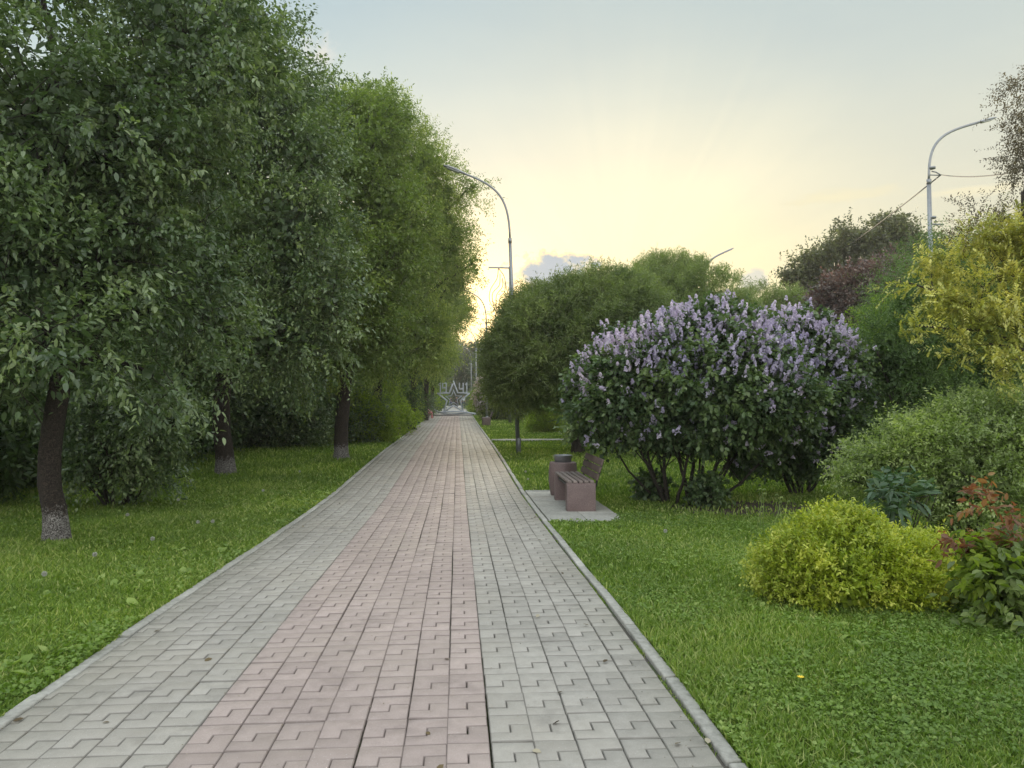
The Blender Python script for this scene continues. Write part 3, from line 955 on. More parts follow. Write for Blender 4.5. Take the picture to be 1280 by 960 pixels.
b = base_at(150, 11.8)
make_bush('young_elm', 'leafy many-stemmed sapling bush between the two nearest left trunks', 'bush', b,
          [rb(b, 150, 560, 11.6, .85, .7, .62), rb(b, 190, 525, 11.3, .75, .7, .55), rb(b, 120, 500, 11.8, .8, .7, .7), rb(b, 200, 590, 11.8, .45, .5, .35), rb(b, 120, 600, 11.6, .5, .5, .36)],
          dict(nclus=170, per=12, k=8, leaf=.085, wid=.042, material=M['cherry_leaf'], twig=.35, sigma=.15, droop=.45, six=False, outw=.8), stems=9, stem_h=1, stem_r=.028, n_tw=40)
# dense dark thicket behind, built from three shrub forms
BUSHP = []
for i, (mt, lf) in enumerate((('dark_leaf', .12), ('cherry_leaf', .11), ('bright_leaf', .11))):
    if i == 0:
        loc, lab = base_at(-30, 14.0), 'dark thicket shrub at the picture edge behind the nearest trunk'
    elif i == 1:
        loc, lab = base_at(345, 24), 'dark broad shrub standing between the second and third trunks'
    else:
        loc, lab = base_at(462, 31.5), 'yellow-green shrub at the lawn edge just behind the third trunk'
    BUSHP.append(make_bush('thicket_shrub', lab, 'shrub', loc,
                 [(0, 0, 1.1, 1.5, 1.3, 1.15), (.9, .3, .8, 1.0, 1.0, .85), (-1.0, -.2, .85, 1.0, 1.1, .9), (.1, .5, 2.0, 1.1, 1.0, .8)],
                 dict(nclus=300, per=11, k=7, leaf=lf, wid=lf * .5, material=M[mt], twig=.35, sigma=.22, droop=.25, outw=1, inner=.1, core=2500), stems=8, stem_r=.03, n_tw=24, group='shrubs of the dark thicket behind the left lawn'))
# (prototype, px, D, scale, label)
thick = [(0, 60, 17, 1.25, 'dark shrub seen low behind the nearest trunk'),
         (0, -120, 11.5, 1.2, 'dark thicket shrub at the outer edge of the lawn beside the leaning trunk'),
         (0, 150, 19, 1.3, 'deep green shrub rising behind the sapling bush'),
         (1, 235, 22, 1.35, 'shadowed shrub left of the second trunk'),
         (0, 295, 27, 1.4, 'dark shrub in the gap right of the second trunk'),
         (1, 400, 28, 1.2, 'low dark shrub beside the third trunk'),
         (1, 448, 27, .85, 'small shrub with its foot close to the third trunk'),
         (2, 458, 26.5, .60, 'knee-high yellow-green bush right of the third trunk'),
         (0, 470, 35, 1.2, 'dark shrub behind the knee-high yellow-green bush'),
         (2, 486, 40, .9, 'yellow-green shrub just behind the left-hand bench'),
         (0, 482, 47, 1.4, 'tall dark shrub farther behind the left-hand bench'),
         (2, 504, 50, .95, 'bright shrub before the sitting people'),
         (1, 513, 60, 1.1, 'darker shrub behind the sitting people'),
         (2, 522, 72, 1.5, 'light green shrub beside the star sculpture'),
         (0, 529, 84, 1.4, 'dark shrub just beyond the star sculpture'),
         (2, 534, 97, 1.5, 'farthest light green shrub of the row past the star sculpture')]
for i, (k, px, D, s, lab) in enumerate(thick):
    copy_tree(BUSHP[k], base_at(px, D), lab, 'shrubs of the dark thicket behind the left lawn', rz=i * 1.3, s=(s, s, s * (1 + .1 * (i % 3))))

# ---- background broadleaf tree, copied about
b = base_at(-60, 20)
tp, tr = trunk_line(0, [(0, 0, 1), (.1, .05, 2.4)], .2, 1.25)
bgA = make_tree('broadleaf_tree', 'dark tall tree behind the nearest crown at the outer side of the lawn', 'tree', b, tp, tr,
                [(0, 0, 5.2, 2.5, 2.4, 2.4), (.9, .4, 7.2, 1.9, 1.8, 1.8), (-1.2, -.3, 6.6, 1.8, 1.8, 1.7), (.2, -.5, 3.2, 2.3, 2.2, 1.5), (1.4, -.3, 4.4, 1.5, 1.5, 1.5), (-.3, .3, 8.6, 1.2, 1.2, 1.0)],
                dict(nclus=560, per=10, k=7, leaf=.17, wid=.09, material=M['dark_leaf'], twig=.5, sigma=.32, droop=.3, outw=1.0, inner=.2, core=9000), n_twigs=70, r_tw=.014, bark='bark_plain', group='trees closing the view behind the lawns')
bgl = [(60, 26, 1.25, 'dark tree behind the crown of the leaning cherry'), (170, 24, 1.05, 'dark tree behind the sapling bush'), (250, 32, 1.3, 'tree filling the gap behind the second trunk'),
       (350, 34, 1.25, 'tree filling the gap between the second and third crowns'), (-200, 16, 1.1, 'outermost dark tree of the left thicket'), (420, 40, 1.3, 'tall tree hidden behind the third crown'),
       (490, 58, 1.3, 'dark tree in the depth of the left row')]
for i, (px, D, s, lab) in enumerate(bgl):
    copy_tree(bgA, base_at(px, D), lab, 'trees closing the view behind the lawns', rz=i * 2.1 + .5, s=(s, s, s * .97))
# tall dark mass where the path ends
b = base_at(596, 112)
tp, tr = trunk_line(0, [(0, 0, 1.5), (.1, .05, 4)], .3, 1.25)
far = make_tree('far_tree', 'dark bluish-green tree closing the view above the star', 'tree', b, tp, tr,
                [(0, 0, 5.2, 3.0, 3, 3.2), (1.5, .4, 7.0, 2.2, 2.2, 2.4), (-1.6, -.3, 6.2, 2.2, 2.2, 2.4), (.2, -.5, 8.4, 1.6, 1.6, 1.8), (.8, 0, 2.6, 2.0, 2, 2.2)],
                dict(nclus=330, per=9, k=6, leaf=.38, wid=.22, material=M['conifer'], twig=.8, sigma=.6, droop=.3, inner=.2), n_twigs=30, r_tw=.02, bark='bark_plain', group='far trees where the path ends')
for i, (px, D, s, lab) in enumerate([(531, 122, 1.15, 'far dark tree left of the one above the star'), (614, 105, .95, 'far tree behind the distant lamp posts'), (572, 168, 1.45, 'most distant tree at the end of the path'),
                                     (632, 92, 1.0, 'far tree half hidden by the round willow'), (655, 84, .8, 'far tree seen low beneath the round willow'), (530, 118, 1.2, 'far tree hidden behind the left row')]):
    copy_tree(far, base_at(px, D), lab, 'far trees where the path ends', rz=i * 1.7, s=(s, s, s))

# ================================================================== right-hand side
WIL = dict(spray=.55, arch_=.25, k=10, leaf=.11, wid=.022, material=M['willow_leaf'], twig=.42, sigma=.13, droop=.22, upn=.3, spread=.75, outw=.8, upb=.25, shell=.09, inner=.16, lump=.10)
# round willow close to the path
b = base_at(722, 22.2)
root = empty('round_willow', b, 'round clipped willow with forked dark trunk beside the nearest lamp post', 'tree')
wbl = [rb(b, 716, 432, 21.8, 2.75, 2.3, 2.05), rb(b, 650, 465, 21.6, 1.28, 1.4, 1.2), rb(b, 790, 440, 22.0, 1.9, 1.9, 1.85), rb(b, 760, 385, 22, 1.9, 1.8, 1.3), rb(b, 690, 395, 22, 1.6, 1.6, 1.1)]
o, A, N = foliage('foliage', wbl, parent=root, ret=True, nclus=2600, per=12, core=26000, cut=lambda P: P[:, 2] > 1.5, **WIL)
foliage('young_shoots', wbl, 210, 5, 10, .10, .018, M['willow_leaf'], root, twig=.3, sigma=.1, spray=.8, arch_=.1, shell=.03, inner=0, upb=.7, tone=.7, upn=.3, cut=lambda P: P[:, 2] > 2.2)
tb = MB()
trunk_pts, rads = trunk_line(0, [(0, 0, .5), (-.06, 0, 1.0), (-.1, 0, 1.35)], .19, 1.25)
tb.tube(trunk_pts, rads, 12, lump=.07)
tb.build('trunk', M['bark_plain'], root, smooth=True)
lb = MB()
for tx, ty, tz in ((-1.2, .0, 2.0), (-1.6, .5, 2.9), (-.5, -.6, 3.0), (.4, .3, 3.2), (1.3, 0, 2.6), (-.2, .8, 2.9), (1.0, -.7, 2.2)):
    pts = limb_pts(trunk_pts[-2], (tx, ty, tz), -.04, 6, .05)
    lb.tube(pts, [.085, .075, .065, .055, .045, .035, .025], 7, lump=.05)
for i in range(120):
    q = Vector(A[random.randrange(len(A))])
    lb.tube(limb_pts(Vector((q.x * .55, q.y * .55, 1.7 + (q.z - 1.7) * .55)), q, .04, 4), [.014, .012, .01, .007, .004], 4, cap=False)
lb.build('branch', M['bark_plain'], root, smooth=True)


def globe(name, lab, cat, px, D, blobs, fol, tr_=.16, h=1.3, group=None):
    b_ = base_at(px, D)
    bl = [rb(b_, *q) for q in blobs]
    tp_, tr2 = trunk_line(0, [(0, 0, .6), (.04, 0, h)], tr_, 1.25)
    return make_tree(name, lab, cat, b_, tp_, tr2, bl, fol, n_twigs=40, bark='bark_plain', trunk_n=8, group=group)


WILF = dict(WIL, leaf=.13, wid=.024, sigma=.18)
globe('round_willow', 'taller light green round willow rising behind the nearer one', 'tree', 850, 30,
      [(845, 405, 30, 3.3, 3, 2.9), (900, 430, 30, 2.3, 2.3, 2.2), (780, 410, 30.5, 2.2, 2.2, 2.0), (835, 350, 30, 1.7, 1.7, 1.2)], dict(WILF, nclus=1900, per=10, tone=.75, inner=.05, core=22000))
globe('round_willow', 'small round willow showing a low green dome between the tall willow and the grey-green trees', 'tree', 962, 34,
      [(960, 420, 34, 2.5, 2.3, 2.4), (985, 400, 34, 1.5, 1.5, 1.6), (920, 410, 34.5, 1.6, 1.6, 1.7)], dict(WILF, nclus=700, per=9, tone=.5, inner=.05, upb=.5, core=9000))
globe('round_bush_tree', 'bright yellow-green bush top showing between the lilac and the pea shrub', 'bush', 1095, 19.5,
      [(1090, 440, 19.5, 1.0, 1, 1.2), (1075, 480, 19.3, 1.0, 1, 1.0), (1110, 410, 20, .75, .8, .8)], dict(k=8, leaf=.09, wid=.04, material=M['bright_leaf'], twig=.3, sigma=.15, droop=.2, nclus=200, per=12, upb=.3, core=2500))
# grey-green poplars and the purple plum in front
POP = dict(k=7, leaf=.17, wid=.10, core=6000, material=M['poplar_leaf'], twig=.5, sigma=.3, droop=.15, outw=.7, upb=.6, shell=.13, inner=.15, tone=.3)
b = base_at(1080, 40)
tp, tr = trunk_line(0, [(0, 0, 1.5), (.1, .05, 4)], .2, 1.2)
make_tree('poplar_tree', 'grey-green multi-topped tree against the yellow sky behind the purple plum', 'tree', b, tp, tr,
          [rb(b, 1062, 335, 40, 1.6, 1.8, 2.3), rb(b, 1112, 325, 40, 1.7, 1.8, 2.5), rb(b, 1022, 365, 40, 1.8, 1.8, 2.1), rb(b, 1158, 345, 40, 1.7, 1.7, 2.3), rb(b, 1080, 400, 40, 3.4, 2, 2.6), rb(b, 1112, 288, 40, .9, .9, 1.2),
           rb(b, 1060, 300, 40, .95, .9, 1.1), rb(b, 1142, 295, 40, .9, .9, 1.2), rb(b, 1005, 340, 40, 1.0, 1.0, 1.0), rb(b, 1030, 325, 40, .9, .9, 1.0)],
          dict(POP, nclus=800, per=12), n_twigs=60, bark='bark_plain')
b = base_at(1072, 30)
tp, tr = trunk_line(0, [(0, 0, 1), (.1, .05, 2)], .14, 1.2)
make_tree('purple_plum', 'purple-leaved plum tree behind the lilac', 'tree', b, tp, tr,
          [rb(b, 1078, 372, 30, 1.7, 1.6, 1.5), rb(b, 1044, 392, 30, 1.4, 1.3, 1.2), rb(b, 1108, 360, 30, 1.3, 1.3, 1.4), rb(b, 1085, 420, 30, 1.9, 1.5, 1.4)],
          dict(k=7, leaf=.13, wid=.075, material=M['purple_leaf'], twig=.4, sigma=.24, droop=.2, upb=.5, nclus=330, per=11, inner=.1, core=4000), n_twigs=40, bark='bark_plain')
for i, (px, D, s, lab) in enumerate([(1190, 52, 1.05, 'tree behind the foot of the tall right lamp post'), (1260, 44, 1.1, 'tree behind the golden locust'), (820, 62, .62, 'tree hidden low behind the round willows'),
                                     (930, 64, .66, 'tree low behind the lilac bush'), (1330, 36, 1.2, 'tree beyond the outer side of the golden locust'), (700, 80, .7, 'tree far behind the forked willow trunk'), (1010, 60, .75, 'tree behind the grey-green multi-topped one')]):
    copy_tree(bgA, base_at(px, D), lab, 'trees closing the view behind the lawns', rz=i * 1.1 + 2, s=(s, s, s))
# low shrubs far behind the willow trunk
for i, (k, px, D, s, lab) in enumerate([(2, 683, 34.5, .50, 'small round light green bush on the lawn right of the lamp post foot'), (0, 632, 52, 1.0, 'dark shrub behind the lamp post foot'), (2, 662, 58, 1.1, 'light shrub far behind the lamp post foot'),
                                        (1, 700, 56, 1.2, 'wide shrub behind the small round light green bush'), (2, 735, 48, 1.1, 'light shrub right of the forked trunk'), (0, 770, 44, 1.3, 'dark shrub behind the bench back'),
                                        (0, 830, 40, 1.2, 'dark shrub seen through the lilac stems'), (1, 890, 30, 1.0, 'shrub seen low behind the lilac stems'), (0, 960, 26, 1.2, 'dark shrub behind the right half of the lilac'),
                                        (0, 1030, 21, 1.2, 'dark shrub closing the gap right of the lilac'), (1, 612, 74, 1.3, 'shrub beside the distant lamp posts'), (2, 604, 66, .8, 'bright shrub at the paving edge beyond the white-flowering bush'),
                                        (0, 556, 165, 2.4, 'far dark shrub mass left of the axis beyond the star'), (1, 576, 172, 2.5, 'most distant shrub exactly where the path ends'), (0, 600, 158, 2.3, 'far dark shrub beyond the distant lamp posts'),
                                        (1, 745, 27, .7, 'low shrub just behind the forked trunk')]):
    copy_tree(BUSHP[k], base_at(px, D), lab, 'shrubs scattered over the right-hand lawn', rz=i * 1.9, s=(s, s, s))
# white flowering bush by the path
b = base_at(607, 52)
r_ = make_bush('flowering_bush', 'bush with pale pinkish-white flowers at the far paving edge before the star', 'bush', b,
               [(-.1, 0, 1.5, .7, .8, 1.3), (.2, 0, 2.4, .55, .6, .8), (.6, 0, 1.2, .8, .8, 1.0)], dict(k=7, leaf=.13, wid=.07, material=M['mid_leaf'], twig=.3, sigma=.2, droop=.2, nclus=110, per=10), stems=6, stem_r=.03)
foliage('blossom', [(-.2, -.2, 1.8, .65, .7, 1.1), (0, -.2, 2.5, .5, .5, .7)], 60, 8, 7, .12, .10, M['white_blossom'], r_, twig=.2, sigma=.13)

# ---- the lilacs
def panicles(name, A, N, per, material, parent, L0=.105, rad=.038, nf=26, size=.019):
    """cone-shaped flower heads made of many small four-petalled florets"""
    n = len(A) * per
    O = np.repeat(A, per, 0) + RNG.normal(0, .085, (n, 3)) + np.repeat(N, per, 0) * RNG.uniform(.03, .16, (n, 1))
    Dr = np.repeat(N, per, 0) * .55 + RNG.normal(0, .25, (n, 3))
    Dr[:, 2] += .75
    Dr = unit(Dr)
    L = L0 * RNG.uniform(.6, 1.25, n)
    tt = RNG.random((n, nf)) ** .8
    side = unit(np.cross(Dr, RNG.normal(0, 1, (n, 3))))
    bi = np.cross(Dr, side)
    a = RNG.uniform(0, 2 * math.pi, (n, nf))[..., None]
    outd = side[:, None] * np.cos(a) + bi[:, None] * np.sin(a)
    rr = (rad * (1.05 - tt * .85) * RNG.uniform(.75, 1.1, (n, nf)))[..., None] * (L / L0)[:, None, None]
    C = O[:, None] + Dr[:, None] * (tt * L[:, None])[..., None] + outd * rr
    C = C.reshape(-1, 3)
    FN = unit((outd + Dr[:, None] * .35 + RNG.normal(0, .3, (n, nf, 3))).reshape(-1, 3))
    T1 = unit(np.cross(FN, RNG.normal(0, 1, FN.shape)))
    T2 = np.cross(FN, T1)
    s = (size * RNG.uniform(.7, 1.15, len(C)))[:, None]
    co = np.stack([C + T1 * s, C + T2 * s + FN * s * .25, C - T1 * s, C - T2 * s + FN * s * .25], 1).reshape(-1, 3)
    lo = np.arange(len(C) * 4)
    rn = np.clip(np.repeat(RNG.normal(.5, .2, n), nf) + RNG.normal(0, .15, len(C)), 0, 1)
    me = mesh_np(name, co, lo, np.arange(len(C)) * 4, material, rnd=rn)
    return link(name, me, parent)


def lilac(label, px, D, blobs, stems_to, seedn, nclus, flower_bias, nflow):
    b_ = base_at(px, D)
    bl = [rb(b_, *q) for q in blobs]
    root_ = empty('lilac_bush', b_, label, 'lilac bush', 'lilac bushes behind the bench')
    o_, A_, N_ = foliage('foliage', bl, nclus, 14, 8, .082, .062, M['lilac_leaf'], root_, core=nclus * 12, twig=.24, sigma=.13, droop=.25, six=True, shell=.09, inner=.2, lump=.06, outw=.8, upb=.2, upn=.7, ret=True)
    # flowers sit on the sunny top and thin out downwards
    zt = max(q[2] + q[5] for q in bl)
    zb = min(q[2] - q[5] for q in bl)
    F_, G_ = blob_anchors(bl, nflow * 6, .035, 0.0, .06)
    F_ = F_ - G_ * .12
    hz = (F_[:, 2] - zb) / (zt - zb)
    patch = .5 + .5 * np.sin(F_[:, 0] * 3.1 + 1) * np.sin(F_[:, 2] * 4.3) + .3 * np.sin(F_[:, 0] * 7)
    pr = np.clip((hz - .28) * 1.7, 0.0, 1) ** 1.35 * (.45 + .6 * patch) + .06
    keep = RNG.random(len(F_)) < pr * flower_bias
    panicles('blossom', F_[keep][:nflow], G_[keep][:nflow], 3, M['blossom'], root_)
    sb = MB()
    for (x0, tx, tz, r0) in stems_to:
        p0 = Vector((x0, random.uniform(-.15, .15), -.05))
        p1 = Vector((tx, random.uniform(-.6, .5), tz))
        pts = limb_pts(p0, p1, -.05, 7, .06)
        sb.tube(pts, [r0 * (1.15 - .09 * j) for j in range(len(pts))], 7, lump=.08)
        for _ in range(7):
            q = Vector(A_[random.randrange(len(A_))])
            s_ = pts[random.randrange(3, 8)]
            if (q - s_).length < 1.6:
                sb.tube(limb_pts(s_, q, .03, 4, .07), [r0 * .4, r0 * .34, r0 * .28, r0 * .2, r0 * .1], 5, cap=False)
    sb.build('stem', M['bark_twig'], root_, smooth=True)
    return root_


lilac('big rounded lilac in full pale violet bloom, nearest to the bench', 860, 12.4,
      [(865, 475, 12.4, 1.55, 1.3, 1.12), (800, 480, 12.3, 1.05, 1.0, .90), (770, 510, 12.3, .80, .8, .62), (885, 442, 12.6, 1.2, 1.1, .82), (930, 490, 12.2, 1.15, 1.1, 1.0), (738, 480, 12.6, .38, .4, .33), (850, 530, 12.1, .95, .8, .42)],
      [(-.35, -1.1, 1.3, .032), (-.3, -.8, 1.5, .028), (-.3, -.45, 1.5, .034), (-.25, -.15, 1.6, .028), (-.4, -1.3, 1.1, .022), (0, -.3, 1.6, .03), (.05, .1, 1.7, .034), (.1, .35, 1.6, .028), (.1, .6, 1.5, .034), (.2, .9, 1.4, .03),
       (.2, 1.2, 1.3, .026), (.3, 1.5, 1.1, .024), (.15, .2, 1.7, .02), (-.35, -.6, 1.5, .02)], 1, 680, 1.3, 960)
lilac('darker lilac with a second violet-tipped dome, beside the pale spirea mound', 1000, 13.6,
      [(990, 458, 13.6, 1.12, 1.1, .98), (1008, 480, 13.4, 1.02, 1.0, 1.1), (965, 520, 13.2, 1.0, .9, .75), (1022, 535, 13.3, .75, .8, .72), (1000, 565, 13.3, .8, .7, .45), (940, 560, 13.0, .6, .6, .42), (1032, 468, 13.9, .55, .7, .7)],
      [(-.2, -.8, 1.4, .03), (-.1, -.4, 1.5, .03), (0, 0, 1.6, .034), (.1, .4, 1.5, .03), (.15, .7, 1.3, .028), (.0, -.2, 1.6, .022)], 2, 480, 1.2, 560)
# leafy suckers at the foot of the lilac
for px, py, D, s, lab in ((885, 612, 11.9, .28, 'leafy suckers at the foot of the big lilac'), (815, 590, 12.6, .24, 'small leafy shoot beside the left-hand lilac stems, nearest the bench'),):
    b = base_at(px, D)
    make_bush('leafy_sucker', lab, 'shoot', b, [(0, 0, .28, s, s * .9, .24)], dict(nclus=26, per=8, k=7, leaf=.08, wid=.06, material=M['lilac_leaf'], twig=.2, sigma=.07, droop=.25, six=True), stems=4, stem_r=.008, n_tw=4)

# ---- pea shrub, dark and weeping
b = base_at(1180, 13.6)
make_bush('pea_shrub', 'tall dense dark green shrub partly covered by the golden locust', 'shrub', b,
          [rb(b, 1175, 405, 13.6, 1.4, 1.3, 1.6), rb(b, 1210, 355, 13.6, 1.35, 1.2, 1.15), rb(b, 1125, 455, 13.4, .95, 1.0, 1.1), rb(b, 1240, 440, 13.4, 1.3, 1.1, 1.3), rb(b, 1110, 500, 13.5, .6, .7, .6), rb(b, 1190, 510, 13.2, 1.3, 1, .8)],
          dict(nclus=700, per=13, k=11, leaf=.05, wid=.016, material=M['pea_leaf'], twig=.38, sigma=.16, droop=.3, pinnate=True, shell=.09, upb=.15, core=26000), stems=10, stem_r=.04, n_tw=60)
# ---- golden locust: layered sprays of feathery leaves
b = base_at(1330, 9.6)
root = empty('golden_locust', b, 'golden yellow locust tree with layered feathery sprays', 'tree')
lay = []
for (px, py, D, rx, rz_) in ((1235, 300, 9.6, .55, .16), (1180, 330, 9.4, .45, .14), (1135, 352, 9.2, .22, .08), (1260, 345, 9.2, .55, .2), (1200, 375, 9.2, .48, .17), (1250, 395, 9.0, .5, .2), (1140, 408, 9.0, .28, .07), (1175, 402, 9.1, .3, .09),
                             (1230, 430, 8.9, .42, .13), (1190, 438, 8.9, .3, .09), (1262, 455, 8.7, .32, .1), (1225, 470, 8.6, .22, .07), (1290, 300, 9.4, .6, .3), (1300, 380, 9.2, .6, .3), (1265, 270, 9.8, .35, .12), (1290, 430, 9, .45, .2),
                             (1215, 345, 9.5, .4, .12), (1160, 372, 9.3, .25, .08), (1225, 400, 9.1, .4, .13), (1340, 330, 9.4, .8, .6)):
    lay.append(rb(b, px, py, D, rx, rx * .9, rz_))
o, A, N = foliage('foliage', lay, 300, 9, 13, .058, .028, M['locust_leaf'], root, spray=.42, arch_=.10, twig=.22, sigma=.16, droop=.30, pinnate=True, shell=.25, inner=.3, lump=.1, upn=1.2, outw=1.0, spread=1.0, ret=True, jit=.12, tone=.55)
foliage('thin_foliage', [rb(b, *q) for q in ((1284, 125, 9.8, .30, .5, .5), (1274, 195, 9.8, .34, .4, .34), (1300, 150, 9.8, .4, .5, .9), (1235, 255, 9.7, .35, .4, .12), (1205, 285, 9.6, .35, .3, .10))],
        120, 6, 13, .046, .016, M['brown_leaf'], root, twig=.30, sigma=.06, droop=.35, pinnate=True, shell=.3, inner=.4, outw=1.0, spread=1.0)
tb = MB()
tp, tr = trunk_line(0, [(-.05, 0, .6), (-.1, 0, 1.4), (-.2, .05, 2.2)], .11, 1.25)
tb.tube(tp, tr, 10, lump=.06)
tb.build('trunk', M['bark_plain'], root, smooth=True)
lb = MB()
limbs(lb, tp[-1], lay[::2], .030, A, 60, sag=.05, r_tw=.006)
p1 = rb(b, 1282, 240, 9.8, 0, 0, 0)[:3]
p2 = rb(b, 1300, 90, 9.8, 0, 0, 0)[:3]
p3 = rb(b, 1235, 290, 9.7, 0, 0, 0)[:3]
lb.tube(limb_pts(tp[-1], p1, .05, 6), [.05, .045, .04, .035, .03, .025, .02], 7)
lb.tube(limb_pts(p1, p2, .03, 5), [.014, .012, .01, .008, .006, .003], 6)
lb.tube(limb_pts(tp[-1], rb(b, 1280, 195, 9.9, 0, 0, 0)[:3], .05, 6), [.035, .03, .025, .02, .016, .012, .006], 7)
lb.tube(limb_pts(tp[-1], p3, .05, 6), [.045, .04, .035, .03, .024, .018, .012], 7)
lb.build('branch', M['bark_plain'], root, smooth=True)

# ---- grey-green spirea mound
b = base_at(1215, 9.0)
make_bush('spirea_mound', 'wide pale grey-green arching shrub behind the yellow bush', 'shrub', b,
          [rb(b, 1190, 560, 9.0, .85, .75, .52), rb(b, 1240, 545, 9.0, .85, .75, .55), rb(b, 1100, 580, 9.2, .6, .5, .32), rb(b, 1150, 575, 9, .6, .6, .42), rb(b, 1300, 560, 8.8, .8, .8, .65), rb(b, 1060, 597, 9.2, .32, .3, .2), rb(b, 1230, 610, 8.5, .8, .6, .45)],
          dict(nclus=560, per=14, k=11, leaf=.050, wid=.022, core=9000, material=M['grey_spirea'], twig=.26, sigma=.09, droop=.12, outw=.9, upb=.35, shell=.09, lump=.07, upn=.7), stems=14, stem_r=.012, n_tw=80, r_tw=.003)
# ---- dark fleshy plant in front of it
b = base_at(1130, 7.7)
make_bush('broadleaf_plant', 'clump of dark bluish broad arching leaves between the yellow bush and the pale mound', 'plant', b,
          [rb(b, 1130, 612, 7.6, .32, .25, .14), rb(b, 1105, 630, 7.6, .22, .2, .12), rb(b, 1165, 622, 7.6, .28, .22, .14)],
          dict(nclus=11, per=5, k=6, leaf=.14, wid=.045, material=M['fleshy_leaf'], twig=.16, sigma=.08, droop=.45, six=True, outw=1, upb=.7), stems=6, stem_r=.008, n_tw=12)
# ---- golden yellow bush
b = base_at(1055, 6.25)
make_bush('golden_bush', 'low rounded bright yellow-green bush on the lawn in front', 'bush', b,
          [rb(b, 1045, 718, 6.0, .58, .58, .50), rb(b, 993, 722, 6.0, .36, .40, .38), rb(b, 1045, 680, 6.2, .44, .4, .32), rb(b, 1105, 724, 6.0, .42, .44, .40), rb(b, 1155, 732, 6.1, .30, .38, .38), rb(b, 1165, 700, 6.4, .29, .28, .24)],
          dict(nclus=900, per=13, k=8, leaf=.036, wid=.0155, core=9000, material=M['gold_spirea'], twig=.11, sigma=.045, droop=.05, six=False, outw=.9, upb=.6, shell=.07, lump=.06, upn=.8, inner=.25), stems=14, stem_r=.006, n_tw=40, r_tw=.002)
# ---- russet-tipped dogwood by the picture edge
b = base_at(1258, 5.5)
root = make_bush('russet_shrub', 'upright large-leaved shrub with russet and yellow tips beside the golden bush', 'shrub', b,
                 [rb(b, 1235, 735, 5.4, .27, .26, .32), rb(b, 1225, 690, 5.4, .16, .2, .2), rb(b, 1265, 760, 5.4, .30, .3, .30), rb(b, 1225, 795, 5.2, .2, .2, .17), rb(b, 1262, 800, 5.1, .26, .25, .2), rb(b, 1290, 720, 5.4, .26, .3, .38), rb(b, 1262, 690, 5.4, .18, .2, .26), rb(b, 1245, 815, 5.0, .2, .2, .16)],
                 dict(nclus=70, per=7, k=7, leaf=.085, wid=.048, material=M['mid_leaf'], twig=.20, sigma=.07, droop=.55, six=True, outw=.8, upb=.2), stems=8, stem_r=.007, n_tw=16, r_tw=.003)
foliage('russet_foliage', [rb(b, *q) for q in ((1222, 675, 5.4, .15, .15, .10), (1225, 630, 5.4, .05, .05, .15), (1262, 632, 5.4, .08, .1, .17), (1240, 655, 5.4, .08, .1, .12), (1202, 690, 5.4, .10, .1, .08), (1275, 680, 5.4, .1, .1, .12))],
        13, 4, 6, .070, .034, M['russet_leaf'], root, twig=.17, sigma=.045, droop=.5, six=True, outw=.6, upb=.8)
foliage('yellow_foliage', [rb(b, *q) for q in ((1225, 700, 5.4, .20, .2, .10), (1262, 690, 5.4, .16, .16, .10), (1240, 730, 5.3, .2, .15, .08))], 20, 6, 7, .075, .042, M['bright_leaf'], root, twig=.17, sigma=.05, droop=.5, six=True, outw=.6, upb=.6)

# ================================================================== grass
def grass(name, region, n, h0, material, wd0=.0035, dens_pow=1.0, lean=.5, seed=3):
    """blades as bent tapering strips; REGION(n) gives x, y"""
    x, y = region(n)
    n = len(x)
    z = np.interp(y, GY, GH) - .015
    D = np.maximum(y, 2.5)
    patch = .5 + .5 * np.sin(x * 1.7 + 2 * np.sin(y * .8)) * np.cos(y * 1.1 + np.sin(x * .9))
    fine = .5 + .5 * np.sin(x * 6.1 + 3 * np.sin(y * 3.3)) * np.cos(y * 5.3)
    h = h0(x, y) * RNG.uniform(.45, 1.25, n) * (.7 + .35 * patch + .25 * fine)
    wd = wd0 * np.maximum(1, D / 4.5) * RNG.uniform(.7, 1.4, n)
    a = RNG.uniform(0, 2 * math.pi, n)
    dirx, diry = np.cos(a), np.sin(a)
    ln = h * RNG.uniform(.1, 1.0, n) * lean * 1.6
    b = RNG.uniform(0, 2 * math.pi, n)
    sx_, sy_ = np.cos(b) * wd, np.sin(b) * wd
    P0 = np.stack([x, y, z], 1)
    S = np.stack([sx_, sy_, 0 * x], 1)
    mid = P0 + np.stack([dirx * ln * .35, diry * ln * .35, h * .6], 1)
    tip = P0 + np.stack([dirx * ln, diry * ln, h * RNG.uniform(.75, 1.0, n)], 1)
    co = np.stack([P0 - S, P0 + S, mid + S * .8, mid - S * .8, tip], 1).reshape(-1, 3)
    lo = (np.arange(n)[:, None] * 5 + np.array([0, 1, 2, 3, 3, 2, 4])[None]).ravel()
    st = (np.arange(n)[:, None] * 7 + np.array([0, 4])[None]).ravel()
    rn = np.clip(.22 + .35 * patch + RNG.normal(0, .28, n), 0, 1)
    rn = np.where(RNG.random(n) < .06, 1.0, rn)
    me = mesh_np(name, co, lo, st, material, rnd=np.repeat(rn, 2))
    return tag(link(name, me), kind='stuff')


